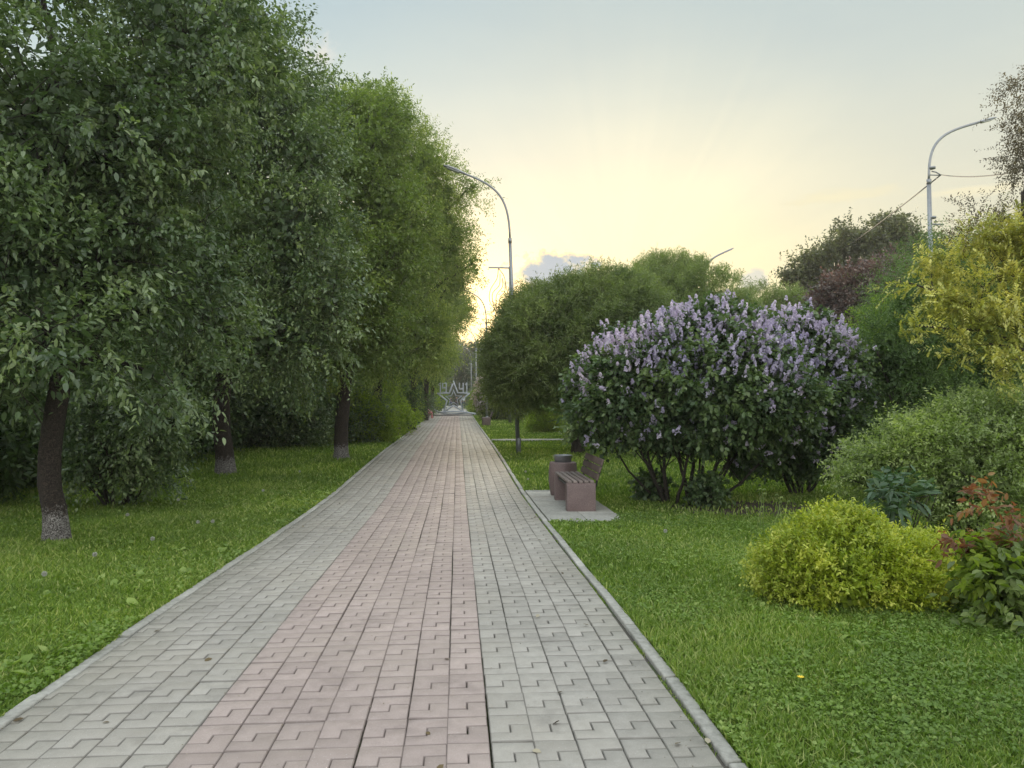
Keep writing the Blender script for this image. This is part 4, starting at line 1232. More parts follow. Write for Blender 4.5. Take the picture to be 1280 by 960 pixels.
def lawn_mask(x, y):
    onpath = (x > PX0 - .085) & (x < PX1 + .105)
    bay = (x > PX1) & (x < BX0 + 1.07 - .5 * np.maximum(0, 10.6 - y)) & (y > BY0 + .02) & (y < BY1 - .02)
    foot = (x > PX1) & (y > 27.62) & (y < 28.28)
    lil = ((x - LX - .3) / 2.1) ** 2 + ((y - LY + .6) / 1.35) ** 2 < RNG.uniform(.2, 1.25, len(x))
    dk = ((x + 8.5) / 2.6) ** 2 + ((y - 11) / 4.5) ** 2 < RNG.uniform(.2, 1.2, len(x))
    return ~(onpath | bay | foot | (lil & (RNG.random(len(x)) < .93)) | (dk & (RNG.random(len(x)) < .85)))


def region_polar(y0, y1, xlo, xhi, power):
    """more blades near the viewer: density falls with distance"""
    def f(n):
        u = RNG.random(n)
        e = 1 - power
        y = (y0 ** e + u * (y1 ** e - y0 ** e)) ** (1 / e) if abs(e) > 1e-6 else y0 * (y1 / y0) ** u
        # frustum-wide band plus a margin
        wl = np.maximum(xlo, -(.66 * y + 2.2))
        wr = np.minimum(xhi, .80 * y + 2.2)
        x = wl + RNG.random(n) * (wr - wl)
        k = lawn_mask(x, y)
        return x[k], y[k]
    return f


grass('lawn_grass', region_polar(2.0, 13, PX1, 9, 0.9), 330000, lambda x, y: .062 + .02 * np.exp(-(x - PX1 - .1) * 3), M['grass'], .0042)
grass('lawn_grass', region_polar(3.0, 15, -11, PX0, 0.7), 360000, lambda x, y: .10 - .045 * np.exp(-(PX0 - x) * 1.5), M['grass'], .0046)
grass('lawn_grass', region_polar(12, 62, PX1, 16, 1.2), 170000, lambda x, y: .075 + 0 * x, M['grass'], .0036)
grass('lawn_grass', region_polar(14, 62, -16, PX0, 1.2), 150000, lambda x, y: .12 + 0 * x, M['grass'], .0036)


def clover(name, region, n, size):
    x, y = region(n)
    n = len(x)
    z = np.interp(y, GY, GH)
    h = RNG.uniform(.015, .06, n)
    P = np.stack([x, y, z + h - .012], 1)
    P = np.repeat(P, 3, 0)
    a = np.repeat(RNG.uniform(0, 6.28, n), 3) + np.tile([0, 2.1, 4.2], n)
    Dd = np.stack([np.cos(a), np.sin(a), RNG.uniform(-.4, 1.0, n * 3)], 1)
    Nn = RNG.normal(0, .55, (n * 3, 3)); Nn[:, 2] += 1
    s = size * np.repeat(RNG.uniform(.5, 1.9, n) * np.maximum(1, y / 9), 3)
    co, lo, st = leaf_arrays(P, Dd, Nn, s, s * .42, six=False)
    patch = .5 + .5 * np.sin(P[:, 0] * 1.3 + 4) * np.cos(P[:, 1] * .9)
    rn = np.clip(patch * .7 + RNG.normal(.1, .2, n * 3), 0, 1)
    me = mesh_np(name, co, lo, st, M['clover'], rnd=np.repeat(rn, 2))
    return tag(link(name, me), kind='stuff')


def clumpy(reg, thr):
    def f(n):
        x, y = reg(n)
        v = np.sin(x * 2.3 + 1.7 * np.sin(y * 1.9)) + np.cos(y * 2.9 + x) + 1.2 * np.sin(x * 7.7 + 2 * np.sin(y * 5.1))
        k = v > thr + RNG.normal(0, 1.1, len(x))
        return x[k], y[k]
    return f


clover('clover_ground_cover', clumpy(region_polar(2.0, 11, PX1, 8, 1.1), .1), 110000, .015)
clover('clover_ground_cover', clumpy(region_polar(3.0, 16, -11, PX0, 1.0), .5), 60000, .022)

# rosettes of broad plantain leaves in the near turf
def weeds(name, n, xr, yr, leaf):
    x = RNG.uniform(*xr, n); y = RNG.uniform(*yr, n)
    k = lawn_mask(x, y); x, y = x[k], y[k]; n = len(x)
    m_ = 7
    P = np.repeat(np.stack([x, y, np.interp(y, GY, GH) - .005], 1), m_, 0)
    a = RNG.uniform(0, 6.28, n * m_)
    Dd = np.stack([np.cos(a), np.sin(a), RNG.uniform(.35, 1.3, n * m_)], 1)
    Nn = np.tile(np.array([[0, 0, 1.0]]), (n * m_, 1)) + RNG.normal(0, .2, (n * m_, 3))
    s = leaf * RNG.uniform(.6, 1.3, n * m_)
    co, lo, st = leaf_arrays(P, Dd, Nn, s, s * .22, six=True, droop=.25)
    me = mesh_np(name, co, lo, st, M['clover'], rnd=np.repeat(RNG.uniform(.2, 1, n * m_), 2))
    return tag(link(name, me), kind='stuff')


weeds('plantain_weeds', 300, (PX1 + .15, 6), (2.4, 11), .085)
weeds('plantain_weeds', 700, (-9, PX0 - .2), (3.5, 16), .13)

# moss and grass tufts in the gap along the kerb
def kerb_moss():
    y = RNG.uniform(2.0, 26, 26000)
    v = np.sin(y * 2.1) + np.sin(y * 5.3 + 1) + .7 * np.sin(y * 11)
    k = v > RNG.normal(.5, .5, len(y))
    y = y[k]
    side = RNG.random(len(y)) < .75
    x = np.where(side, PX1 + .012, PX0 - .004) + RNG.normal(0, .010, len(y))
    bulge = (np.sin(y * 2.1) + np.sin(y * 5.3 + 1)) > 1.2
    x = np.where(bulge & side, x + RNG.normal(0, .012, len(y)), x)
    def reg(n): return x, y
    o_ = grass('kerb_moss', reg, len(y), lambda a, b_: .022 + 0 * a, M['grass'], .0028)
    return o_


kerb_moss()


def joint_moss():
    y = RNG.uniform(2.2, 20, 30000)
    c_ = RNG.choice([PXR1, PXR1 + .2, PXR1 + .4, PXR1 + .6, PXR1 - .4, PXR1 - .6, PXR0 - .2], len(y), p=[.28, .16, .16, .12, .12, .08, .08])
    v = np.sin(y * 1.9 + c_ * 9) + np.sin(y * 4.7 + c_ * 21)
    k = v > RNG.normal(.9, .4, len(y))
    y, c_ = y[k], c_[k]
    x = c_ + RNG.normal(0, .0022, len(y))
    grass('joint_moss', lambda n: (x, y), len(y), lambda a, b_: .024 + 0 * a, M['joint_moss'], .0014, lean=.12)


M['joint_moss'] = leaf_mat('joint_moss_blade', [(0.035, 0.045, 0.018), (0.055, 0.075, 0.02), (0.09, 0.12, 0.03)], 0.2, 0.7)
joint_moss()


def litter():
    # crumbs, bud scales and a few fallen leaves on the blocks
    n = 1500
    y = 2.3 + RNG.random(n) ** 1.6 * 24
    x = RNG.uniform(PX0, PX1, n)
    edge = RNG.random(n) < .45
    x = np.where(edge, np.where(RNG.random(n) < .6, PX1 - np.abs(RNG.normal(0, .12, n)), PX0 + np.abs(RNG.normal(0, .15, n))), x)
    P = np.stack([x, y, np.interp(y, GY, GH) + .019], 1)
    a = RNG.uniform(0, 6.28, n)
    Dd = np.stack([np.cos(a), np.sin(a), RNG.uniform(0, .25, n)], 1)
    Nn = np.tile([[0, 0, 1.0]], (n, 1)) + RNG.normal(0, .25, (n, 3))
    sz = np.where(RNG.random(n) < .05, RNG.uniform(.03, .055, n), RNG.uniform(.004, .012, n))
    co, lo, st = leaf_arrays(P, Dd, Nn, sz, sz * .3, six=True)
    tag(link('leaf_litter', mesh_np('leaf_litter', co, lo, st, M['litter'], rnd=np.repeat(RNG.random(n), 2))), kind='stuff')


M['litter'] = leaf_mat('litter_scrap', [(0.05, 0.035, 0.02), (0.16, 0.12, 0.06), (0.45, 0.42, 0.34)], 0.1, 0.8, (1, 1, 1))
litter()

# ---- dandelion clocks and a buttercup
def dandelion(loc, h, lab, group, flower=False):
    r_ = empty('dandelion' if not flower else 'buttercup', loc, lab, 'flower', group)
    mb = MB()
    mb.tube([(0, 0, -.01), (.008, .004, h * .5), (.0, .01, h)], [.0025, .002, .0018], 5)
    mb.build('flower_stalk', M['clover'], r_)
    mb = MB()
    if flower:
        for i in range(8):
            a = i * math.pi / 4
            c, s = math.cos(a), math.sin(a)
            mb.add([(0, .01, h), (.012 * c - .006 * s, .01 + .012 * s + .006 * c, h + .005), (.022 * c, .01 + .022 * s, h + .009), (.012 * c + .006 * s, .01 + .012 * s - .006 * c, h + .005)], [(0, 1, 2, 3)])
        mb.build('petals', M['yellow_petal'], r_)
        return r_
    n = 240
    u = sph(n)
    co, lo, st = leaf_arrays(np.tile([[0, .01, h + .012]], (n, 1)) + u * .004, u, sph(n), np.full(n, .022), np.full(n, .0022))
    me = mesh_np('seed_head', co, lo, st, M['seed'], rnd=np.full(n * 2, .5))
    link('seed_head', me, r_)
    return r_


d0 = None
for i, (px, D, h, lab) in enumerate([(657, 15.6, .17, 'white dandelion clock on the lawn between the lamp post and the litter bin'), (268, 9.2, .16, 'white dandelion clock on the left lawn close to the paving'),
                                     (250, 9.3, .14, 'smaller dandelion clock beside the one close to the left paving edge'), (660, 14.9, .10, 'low dandelion clock in front of the one by the litter bin'),
                                     (192, 7.9, .17, 'dandelion clock in the tall grass beyond the leaning trunk'), (830, 8.8, .10, 'dandelion clock on the lawn in front of the bench'), (120, 7.1, .15, 'dandelion clock nearest the foot of the leaning trunk'),
                                     (330, 12.5, .18, 'dandelion clock on the left lawn in front of the second trunk'), (225, 11.2, .19, 'dandelion clock just in front of the sapling bush'), (60, 6.3, .14, 'nearest dandelion clock on the left lawn'),
                                     (375, 15.5, .18, 'dandelion clock on the lawn between the second and third trunks'), (160, 9.6, .19, 'tall dandelion clock behind the leaning trunk')]):
    x, y = at(px, D)
    if d0 is None:
        d0 = dandelion((x, y, GZ(y)), h, lab, 'dandelion clocks on the lawns')
        H0 = h
    else:
        c = copy_tree(d0, (x, y, GZ(y)), lab, 'dandelion clocks on the lawns', rz=i)
        c.scale = (1, 1, 1)
        c.location.z = GZ(y) - (H0 - h)
x, y = at(999, 4.1)
dandelion((x, y, GZ(y)), .07, 'single yellow buttercup in the near lawn below the golden bush', None, True)

# tall grass with nodding seed heads between lilac and yellow bush
r_ = empty('seed_grass', base_at(962, 8.6), 'tuft of tall grass with pale nodding seed heads behind the golden bush', 'grass tuft')
mb, mh = MB(), MB()
for i in range(11):
    x0, y0 = random.uniform(-.2, .2), random.uniform(-.15, .15)
    h = random.uniform(.35, .62)
    lx = random.uniform(-.08, .08)
    mb.tube([(x0, y0, 0), (x0 + lx * .3, y0, h * .6), (x0 + lx, y0, h)], [.003, .0025, .002], 5)
    mh.tube([(x0 + lx, y0, h), (x0 + lx * 1.1 + .006, y0, h + .03), (x0 + lx * 1.1 + .025, y0, h + .035), (x0 + lx * 1.2 + .035, y0, h - .01)], [.003, .009, .009, .002], 6)
mb.build('stalk', M['grey_spirea'], r_)
mh.build('seed_head', M['grey_spirea'], r_)

# ================================================================== street furniture
def make_bench(loc, label, rz=0.0, granite='granite'):
    """concrete-ended bench; seat faces -x, length runs along y"""
    r0 = empty('park_bench', loc, label, 'bench', 'benches beside the path', rz)
    L, W, H = 1.5, .44, .44
    for yy in (0, L - .16):
        mb = MB()
        mb.box(0, W, yy, yy + .16, -.03, H - .012, .008)
        mb.build('end_block', M[granite], r0)
    mb = MB()
    mb.box(.05, .39, .16, L - .16, H - .09, H - .05, .004)
    mb.build('seat_frame', M['steel_dark'], r0)
    for i in range(5):
        mb = MB()
        x0 = .012 + i * .086
        mb.box(x0, x0 + .062, .01, L - .01, H - .010, H + .026, .006)
        mb.build('seat_slat', M['slat'], r0)
    lean = Matrix.Translation((W - .01, 0, H - .06)) @ Matrix.Rotation(R(17), 4, 'Y')
    for yy in (.14, L - .18):
        mb = MB()
        mb.box(.022, .05, yy, yy + .04, -.10, .40, .004, lean)
        mb.build('back_bracket', M['steel_dark'], r0)
    for i in range(3):
        mb = MB()
        mb.box(-.008, .020, .02, L - .02, .09 + i * .118, .09 + i * .118 + .104, .006, lean)
        mb.build('back_plank', M['wood'], r0)
    return r0


bench = make_bench((1.66, 11.15, GZ(11.8) + .012), 'brown slatted bench with red stone ends on the paved bay in front of the lilac')
c = copy_tree(bench, (-2.86 + .44, 30.6 + 1.5, GZ(31) + .0), 'far slatted bench at the left paving edge, half hidden by shrubs', 'benches beside the path', rz=math.pi)
c = copy_tree(bench, (1.42, 41.5, GZ(42)), 'small distant bench beyond the lamp post, at the paving edge', 'benches beside the path')
c = copy_tree(bench, (-2.5 + .44, 53.5 + 1.5, GZ(54)), 'most distant bench by the left shrubs, with two people on it', 'benches beside the path', rz=math.pi)

# litter bin: tapered eight-sided stone body and steel liner
x, y = at(703.5, 13.35)
r_ = empty('litter_bin', (x, y, GZ(y) + .008), 'red stone litter bin with steel liner behind the bench', 'litter bin')
mb = MB()
mb.lathe([(.215, -.02), (.235, .02), (.262, .20), (.268, .40), (.248, .58), (.240, .595), (.175, .60), (.165, .56), (.165, .3)], 8, ang0=R(22.5))
mb.build('bin_body', M['granite'], r_)
mb = MB()
mb.lathe([(.150, .3), (.152, .70), (.158, .705), (.160, .715), (.156, .722), (.148, .72), (.146, .70), (.144, .33)], 28)
mb.build('liner', M['zinc'], r_, smooth=False)
mb = MB()
mb.tube([(.155, 0, .66), (.175, 0, .68), (.172, 0, .715)], [.006, .006, .006], 6)
mb.build('handle', M['zinc'], r_)
mb = MB()
mb.tube([(-.155, 0, .66), (-.175, 0, .68), (-.172, 0, .715)], [.006, .006, .006], 6)
mb.build('handle', M['zinc'], r_)


def street_lamp(loc, label, h=8.2, arm=2.1, dirx=-1, group='lamp posts along the path', lean=0.0, r0=.075, head=True, rise=.9):
    r_ = empty('street_lamp', loc, label, 'lamp post', group)
    mb = MB()
    zj = h - 1.9
    mb.tube([(0, 0, -.1), (lean * .5, 0, zj * .5), (lean, 0, zj)], [r0 * 1.08, r0 * .95, r0 * .78], 14)
    mb.tube([(lean, 0, zj - .05), (lean, 0, zj + .10)], [r0 * .92, r0 * .9], 14)
    mb.build('pole', M['zinc'], r_, smooth=True)
    mb = MB()
    mb.tube([(0, 0, -.1), (0, 0, .42), (0, 0, .45)], [r0 * 1.3, r0 * 1.3, r0 * 1.08], 14)
    mb.build('base_sleeve', M['zinc'], r_, smooth=True)
    mb = MB()
    pts = []
    q0, q1, q2, q3 = Vector((lean, 0, zj + .05)), Vector((lean * 1.1, 0, h - .55)), Vector((lean + dirx * .35, 0, h - .25)), Vector((lean + dirx * arm, 0, h + .12))
    for i in range(15):
        s = i / 14
        pts.append(q0 * (1 - s) ** 3 + q1 * 3 * s * (1 - s) ** 2 + q2 * 3 * s * s * (1 - s) + q3 * s ** 3)
    mb.tube(pts, [r0 * .5] * 15, 10)
    mb.build('arm', M['zinc'], r_, smooth=True)
    e, d = pts[-1], (pts[-1] - pts[-2]).normalized()
    rot = d.to_track_quat('X', 'Z').to_matrix().to_4x4()
    hd = MB()
    Mx = Matrix.Translation(e) @ rot
    bm_v = []
    # flattened tapering head: sections along its length
    secs = [(-.06, .04, .03, .02), (.05, .07, .05, .03), (.25, .13, .055, .03), (.50, .13, .045, .03), (.62, .06, .025, .02)]
    vs, fs = [], []
    for (sx_, hw, ht, hb) in secs:
        for k in range(10):
            t_ = 2 * math.pi * k / 10
            zz = math.sin(t_)
            vs.append(Mx @ Vector((sx_, hw * math.cos(t_), (ht if zz > 0 else hb) * zz)))
    for i in range(len(secs) - 1):
        for k in range(10):
            k2 = (k + 1) % 10
            fs.append((i * 10 + k, i * 10 + k2, (i + 1) * 10 + k2, (i + 1) * 10 + k))
    fs += [tuple(range(9, -1, -1)), tuple(40 + k for k in range(10))]
    hd.add(vs, fs)
    ho = hd.build('lamp_head', M['lamp_body'], r_, smooth=True)
    ln = MB()
    ln.box(.12, .50, -.09, .09, -.045, -.026, .006, Mx)
    ln.build('lens', M['lens'], ho)
    return r_


LXP = 1.80
lamps = []
x0 = at(648, 22.0)
street_lamp((x0[0], x0[1], GZ(22)), 'nearest grey lamp post beside the path with a long curved arm reaching over the paving', 8.2, 1.40, -1, lean=-.25, r0=.060, rise=1)
for D, lab in ((45, 'second lamp post along the path, seen just past the round willow'), (70, 'third lamp post along the path, its curved arm against the dark far trees'), (94, 'farthest lamp post along the path, small behind the star')):
    street_lamp((LXP, D, GZ(D)), lab, 8.0, 1.3, -1, lean=-.05, r0=.07)
x0 = at(1168, 24)
tall = street_lamp((x0[0], x0[1], GZ(24)), 'tall lamp post with curved arm above the golden locust, wires tied to it', 10.55, 1.72, 1, group='roadside lamp posts behind the trees', lean=-.1, r0=.082)
mb = MB()
zc = zat(217, 24) - GZ(24)
zl = zat(279, 24) - GZ(24)
mb.tube([(0, 0, zc + .12), (.14, 0, zc + .1), (.26, -.05, zc)], .02, 6)
mb.tube([(-.1, 0, zc), (.28, -.05, zc - .02)], .018, 6)
mb.tube([(-.1, 0, zl), (.34, -.06, zl - .03)], .025, 6)
mb.tube([(.05, -.1, zl + .1), (.2, .1, zl + .1)], .022, 6)
mb.tube([(0, 0, zl + .18), (0, 0, zl + .24)], .12, 10)
mb.tube([(0, 0, zc + .2), (0, 0, zc + .26)], .12, 10)
mb.build('bracket', M['zinc'], tall)
x1 = at(880, 42)
street_lamp((x1[0], x1[1], GZ(42)), 'lamp post of which only the head shows above the tall round willow', 9.75, 1.2, 1, group='roadside lamp posts behind the trees', lean=0, r0=.1)


def wire(name, a, b_, sag, lab, r=.014, grp='wires tied to the tall lamp post'):
    mb_ = MB()
    a, b_ = Vector(a), Vector(b_)
    pts = [a.lerp(b_, i / 16) + Vector((0, 0, -sag * 4 * (i / 16) * (1 - i / 16))) for i in range(17)]
    mb_.tube([p - a for p in pts], r, 5)
    o_ = mb_.build(name, M['steel_dark'], None, loc=a)
    return tag(o_, lab, 'wire', grp)


X0, Y0, Z0 = x0[0], x0[1], GZ(24)
a1 = at(1300, 16)
wire('overhead_wire', (X0 + .26, Y0 - .05, Z0 + zc), (a1[0], a1[1], zat(208, 16)), .12, 'upper wire running from the tall lamp post toward the golden locust')
a2 = at(985, 62)
wire('overhead_wire', (X0 + .26, Y0 - .05, Z0 + zc - .02), (a2[0], a2[1], zat(350, 62)), .4, 'wire slanting down from the tall lamp post behind the grey-green tree', .02)
a3 = at(1300, 16)
wire('overhead_wire', (X0 + .2, Y0, Z0 + zl + .1), (a3[0], a3[1], zat(250, 16)), .12, 'lower thin wire behind the twigs of the golden locust', .009)

# flame-shaped ornament on its own pole
xf, yf = at(637.5, 46)
pl = empty('ornament_pole', (xf, yf, GZ(46)), 'slim pole with flat lamp bar holding the wire flame, beyond the nearest lamp post', 'lamp post')
zt = zat(334, 46) - GZ(46)
mb = MB()
mb.tube([(0, 0, -.1), (0, 0, zt)], [.10, .07], 12)
mb.build('pole', M['zinc'], pl, smooth=True)
mb = MB()
mb.box(-1.35, -.02, -.07, .07, zt - .05, zt + .03, .015)
mb.box(-.09, .09, -.09, .09, zt - .12, zt + .05, .01)
mb.build('lamp_head', M['lamp_body'], pl)
fl = empty('flame_ornament', (xf, yf, GZ(46)), 'flame outline of bronze wire hanging against the yellow sky from the slim pole', 'ornament')
mb = MB()


def fpt(px, py):
    return ((px - 637.5) / F * 46, 0, zat(py, 46) - GZ(46))


def spline(pts, n=8):
    P = [Vector(p) for p in pts]
    P = [P[0] * 2 - P[1]] + P + [P[-1] * 2 - P[-2]]
    o_ = []
    for j in range(1, len(P) - 2):
        for i in range(n):
            s = i / n
            a, b1, c1, d1 = P[j - 1], P[j], P[j + 1], P[j + 2]
            o_.append(.5 * ((2 * b1) + (c1 - a) * s + (2 * a - 5 * b1 + 4 * c1 - d1) * s * s + (-a + 3 * b1 - 3 * c1 + d1) * s ** 3))
    o_.append(P[-2])
    return o_


for cv in (((623, 335), (621, 348), (613, 362), (612, 376), (619, 388), (620, 392)), ((623, 335), (630, 345), (633, 360), (636, 372), (630, 382), (620, 392)),
           ((625, 342), (624, 356), (616, 366), (616, 378), (620, 390)), ((628, 347), (628, 358), (621, 368), (620, 378), (621, 389)), ((631, 354), (631, 364), (625, 372), (623, 386)), ((634, 366), (630, 374), (624, 386))):
    mb.tube(spline([fpt(*q) for q in cv]), .024, 6)
mb.tube([fpt(633, 362), fpt(637.5, 362)], .02, 5)
mb.tube([fpt(636, 372), fpt(637.5, 372)], .02, 5)
mb.build('wire_outline', M['bronze_wire'], fl)

# ================================================================== the star sculpture
SY = 62.0
sx0 = at(567.0, SY)[0]
star = empty('star_sculpture', (sx0, SY, GZ(SY)), 'large open grey metal star with numbers on its arms, standing across the path', 'sculpture')


def star_band(name, Ro, inn, th, dep, cz, y0=0.0):
    """hollow five-pointed frame of square section"""
    def ring(Rr):
        p = []
        for k in range(10):
            a = math.pi / 2 + k * math.pi / 5
            r = Rr if k % 2 == 0 else Rr * inn
            p.append((r * math.cos(a), r * math.sin(a)))
        return p
    o_, i_ = ring(Ro), ring(Ro - th / math.sin(R(18)) * .62)
    mb_ = MB()
    vs = [(x, y0 - dep / 2, cz + z) for x, z in o_] + [(x, y0 - dep / 2, cz + z) for x, z in i_] + [(x, y0 + dep / 2, cz + z) for x, z in o_] + [(x, y0 + dep / 2, cz + z) for x, z in i_]
    fs = []
    for k in range(10):
        k2 = (k + 1) % 10
        fs += [(k, k2, 10 + k2, 10 + k), (20 + k, 30 + k, 30 + k2, 20 + k2), (k, 20 + k, 20 + k2, k2), (10 + k, 10 + k2, 30 + k2, 30 + k)]
    mb_.add(vs, fs)
    return mb_.build(name, M['star_steel'], star)


star_band('outer_star', 1.55, .42, .17, .40, 1.42)
star_band('inner_star', .80, .42, .09, .24, 1.40)


def numeral(strokes, x0):
    """one numeral of flat bars, strokes in units of its height"""
    h, mb_ = .82, MB()
    for k, (ax, az, bx, bz) in enumerate(strokes):
        d = Vector((bx - ax, 0, bz - az)) * h
        L = d.length
        Mx = Matrix.Translation((x0 + ax * h, .002 * k, 1.90 + az * h)) @ d.to_track_quat('X', 'Y').to_matrix().to_4x4()
        mb_.box(-.03, L + .03, -.05 - .002 * k, .05 + .002 * k, -.05, .05, .006, Mx)
    mb_.build('numeral', M['star_steel'], star)


numeral([(.22, 0, .22, 1), (.22, 1, .05, .78)], -1.28)
numeral([(.08, .52, .08, .94), (.08, .97, .42, .97), (.45, .97, .45, .05), (.08, .50, .42, .50), (.08, .03, .42, .03)], -.98)
numeral([(.05, .98, .05, .42), (.05, .40, .42, .40), (.44, .98, .44, .02)], .44)
numeral([(.22, 0, .22, 1), (.22, 1, .08, .82)], .92)
mb = MB()
pts = [(-1.95, -.2, 1.15), (-1.75, -.2, .75), (-1.45, -.25, .42), (-.9, -.3, .28), (0, -.35, .34), (.9, -.3, .30), (1.5, -.25, .18), (2.1, -.2, .12)]
mb.tube(spline(pts), .06, 8)
pts = [(-1.9, .3, .8), (-1.6, .3, .45), (-1.0, .3, .2), (0, .35, .14), (1.2, .3, .2), (2.0, .3, .16)]
mb.tube(spline(pts), .05, 8)
mb.build('curved_rail', M['star_steel'], star, smooth=True)
mb = MB()
mb.lathe([(1.75, -.05), (1.75, .06), (1.70, .08), (1.2, .09), (1.15, .05)], 40)
mb.build('round_plinth', M['granite_grey'], star)

# ------------------------------------------------------------------ evening air
hz = MB()
hz.box(-210, 210, -12, 260, -1.2, 26)
m_, t = mat('evening_air')
vol = t.new('ShaderNodeVolumePrincipled')
vol.inputs['Color'].default_value = (0.93, 0.90, 0.82, 1)
vol.inputs['Density'].default_value = 0.0010
vol.inputs['Anisotropy'].default_value = 0.5
t.l.new(vol.outputs[0], t.new('ShaderNodeOutputMaterial').inputs['Volume'])
tag(hz.build('haze', m_), kind='stuff')
sc.cycles.volume_step_rate = 10

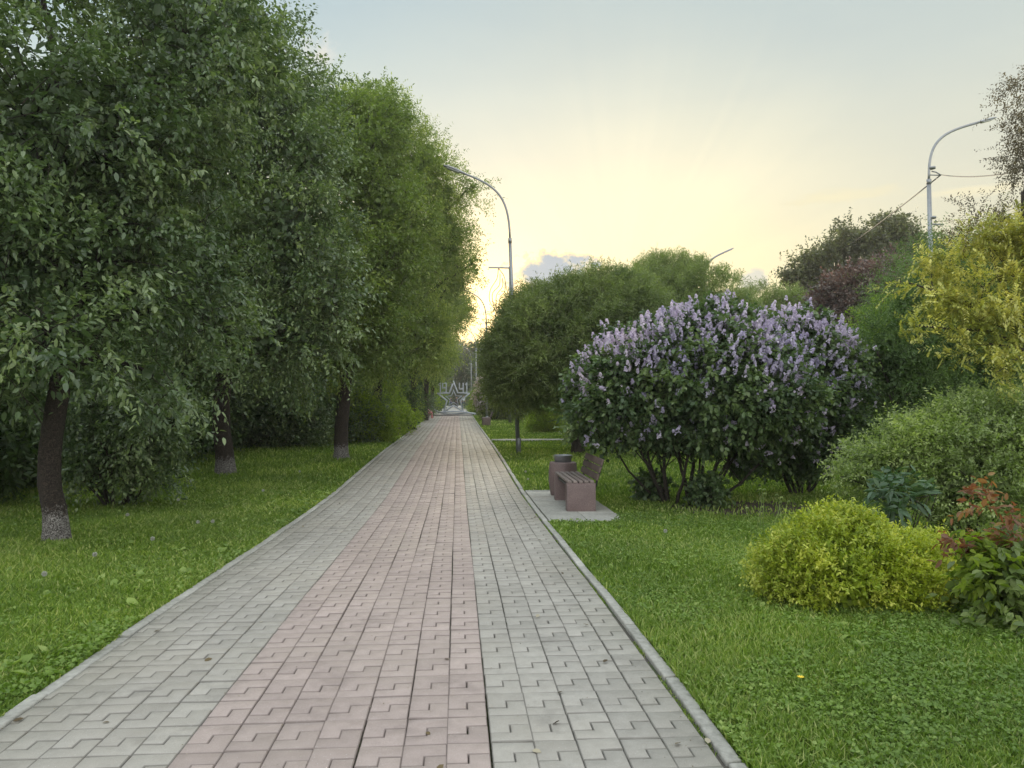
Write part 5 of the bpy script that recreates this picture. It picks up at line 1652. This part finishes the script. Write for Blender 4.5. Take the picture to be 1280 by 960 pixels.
# ================================================================== people, far down the path
def person(loc, label, pose, top, bottom, h=1.7, rz=0.0, skirt=False, short=False):
    """one continuous skinned body; clothes and hair follow the same joints"""
    r_ = empty('person', loc, label, 'person', None, rz)
    s = h / 1.7
    st = {'walk': dict(hip=.92, kl=(.10, -.16, .50), fl=(.10, -.06, .07), kr=(-.10, .04, .49), fr=(-.10, .26, .12), tl=(.10, -.20, .04), tr=(-.10, .16, .03),
                       el=(.25, .10, 1.13), hl=(.25, .02, .90), er=(-.25, -.04, 1.13), hr=(-.25, -.16, .92)),
          'sit': dict(hip=.52, kl=(.11, -.42, .50), fl=(.11, -.44, .08), kr=(-.11, -.42, .50), fr=(-.11, -.40, .08), tl=(.11, -.60, .04), tr=(-.11, -.56, .04),
                      el=(.24, -.06, .78), hl=(.13, -.30, .60), er=(-.24, -.06, .78), hr=(-.13, -.30, .60))}[pose]
    H = st['hip']
    V_ = {'pel': ((0, 0, H), .12), 'waist': ((0, -.01, H + .18), .11), 'chest': ((0, -.01, H + .38), .135), 'neck': ((0, 0, H + .54), .055), 'chin': ((0, -.015, H + .62), .062),
          'head': ((0, -.02, H + .72), .092), 'crown': ((0, -.01, H + .78), .07), 'nose': ((0, -.115, H + .69), .014),
          'sl': ((.17, 0, H + .46), .058), 'el': (st['el'], .042), 'hl': (st['hl'], .03), 'sr': ((-.17, 0, H + .46), .058), 'er': (st['er'], .042), 'hr': (st['hr'], .03),
          'tl0': ((.10, 0, H - .05), .088), 'kl': (st['kl'], .058), 'fl': (st['fl'], .042), 'ftl': (st['tl'], .034),
          'tr0': ((-.10, 0, H - .05), .088), 'kr': (st['kr'], .058), 'fr': (st['fr'], .042), 'ftr': (st['tr'], .034)}
    E_ = [('pel', 'waist'), ('waist', 'chest'), ('chest', 'neck'), ('neck', 'chin'), ('chin', 'head'), ('head', 'crown'), ('head', 'nose'), ('chest', 'sl'), ('sl', 'el'), ('el', 'hl'), ('chest', 'sr'), ('sr', 'er'), ('er', 'hr'),
          ('pel', 'tl0'), ('tl0', 'kl'), ('kl', 'fl'), ('fl', 'ftl'), ('pel', 'tr0'), ('tr0', 'kr'), ('kr', 'fr'), ('fr', 'ftr')]
    for sd_, hn, en in ((1, 'hl', 'el'), (-1, 'hr', 'er')):
        hv, ev = Vector(V_[hn][0]), Vector(V_[en][0])
        d = (hv - ev).normalized()
        side = Vector((0, 1, 0)).cross(d).normalized() if abs(d.y) < .9 else Vector((1, 0, 0))
        fw = d.cross(side)
        palm = hv + d * .06
        V_[hn + 'p'] = (tuple(palm), .024)
        E_.append((hn, hn + 'p'))
        for k, (off, ln) in enumerate(((-.030, .060), (-.010, .072), (.010, .066), (.030, .052))):
            a = palm + fw * off + d * .03
            b1 = a + d * ln
            V_[f'{hn}f{k}'] = (tuple(b1), .009)
            E_.append((hn + 'p', f'{hn}f{k}'))
        V_[hn + 't'] = (tuple(hv + fw * -.05 + d * .055), .010)
        E_.append((hn, hn + 't'))

    def skin(name, keys, infl, m__, extra=None, par=r_):
        keys = [k for k in V_ if k in keys]
        me = bpy.data.meshes.new(name)
        vs = [Vector(V_[k][0]) * s for k in keys]
        es = [(keys.index(a), keys.index(b1)) for a, b1 in E_ if a in keys and b1 in keys]
        me.from_pydata(vs, es, [])
        o_ = link(name, me, par)
        md = o_.modifiers.new('skin', 'SKIN')
        me.update()
        if not me.skin_vertices:
            bpy.context.view_layer.objects.active = o_
        for i, k in enumerate(keys):
            rr = (V_[k][1] + (infl if V_[k][1] > .02 else 0)) * s
            me.skin_vertices[0].data[i].radius = (rr, rr)
            me.skin_vertices[0].data[i].use_root = (i == 0)
        md.use_smooth_shade = True
        o_.modifiers.new('sub', 'SUBSURF').levels = 1
        o_.modifiers['sub'].render_levels = 1
        me.materials.append(m__)
        return o_
    body = skin('body', set(V_), 0, M['skin'])
    tk = {'waist', 'chest', 'sl', 'sr', 'el', 'er'} | (set() if short else {'hl', 'hr'}) | {'pel'}
    skin('shirt', tk, .013, M[top])
    if skirt:
        mb_ = MB()
        mb_.lathe([(.13 * s, (H + .08) * s), (.17 * s, (H - .05) * s), (.22 * s, (H - .38) * s), (.21 * s, (H - .38) * s)], 16)
        mb_.build('skirt', M[bottom], r_, smooth=True)
    else:
        skin('trousers', {'pel', 'tl0', 'kl', 'fl', 'tr0', 'kr', 'fr'}, .015, M[bottom])
    mb_ = MB()
    hz = (H + .735) * s
    mb_.lathe([(.088 * s, -.05 * s), (.106 * s, .0), (.102 * s, .05 * s), (.07 * s, .095 * s), (.02 * s, .112 * s)], 14, (0, .022 * s, hz))
    mb_.build('hair', M['hair'], r_, smooth=True)
    return r_


def pat(px, D):
    x, y = at(px, D)
    return (x, y, GZ(y) + .006)


person(pat(571.0, 100), 'person in dark clothes walking beyond the star, nearer of the strollers framed by it', 'walk', 'cloth_dark', 'cloth_dark', 1.72, R(175))
person(pat(579.5, 97), 'person in white shirt and blue trousers walking beyond the star, near its leg', 'walk', 'cloth_white', 'cloth_blue', 1.8, R(5), short=True)
person(pat(563.5, 128), 'small distant person in dark clothes seen through the star', 'walk', 'cloth_dark', 'cloth_blue', 1.68, R(0))
person((-2.24, 53.95, GZ(54) - .06), 'person in pink top sitting on the most distant bench', 'sit', 'cloth_pink', 'cloth_pink', 1.65, R(90), short=True)
person((-2.24, 54.65, GZ(54) - .06), 'person in dark jacket sitting next to the pink top on the most distant bench', 'sit', 'cloth_dark', 'cloth_dark', 1.7, R(90))
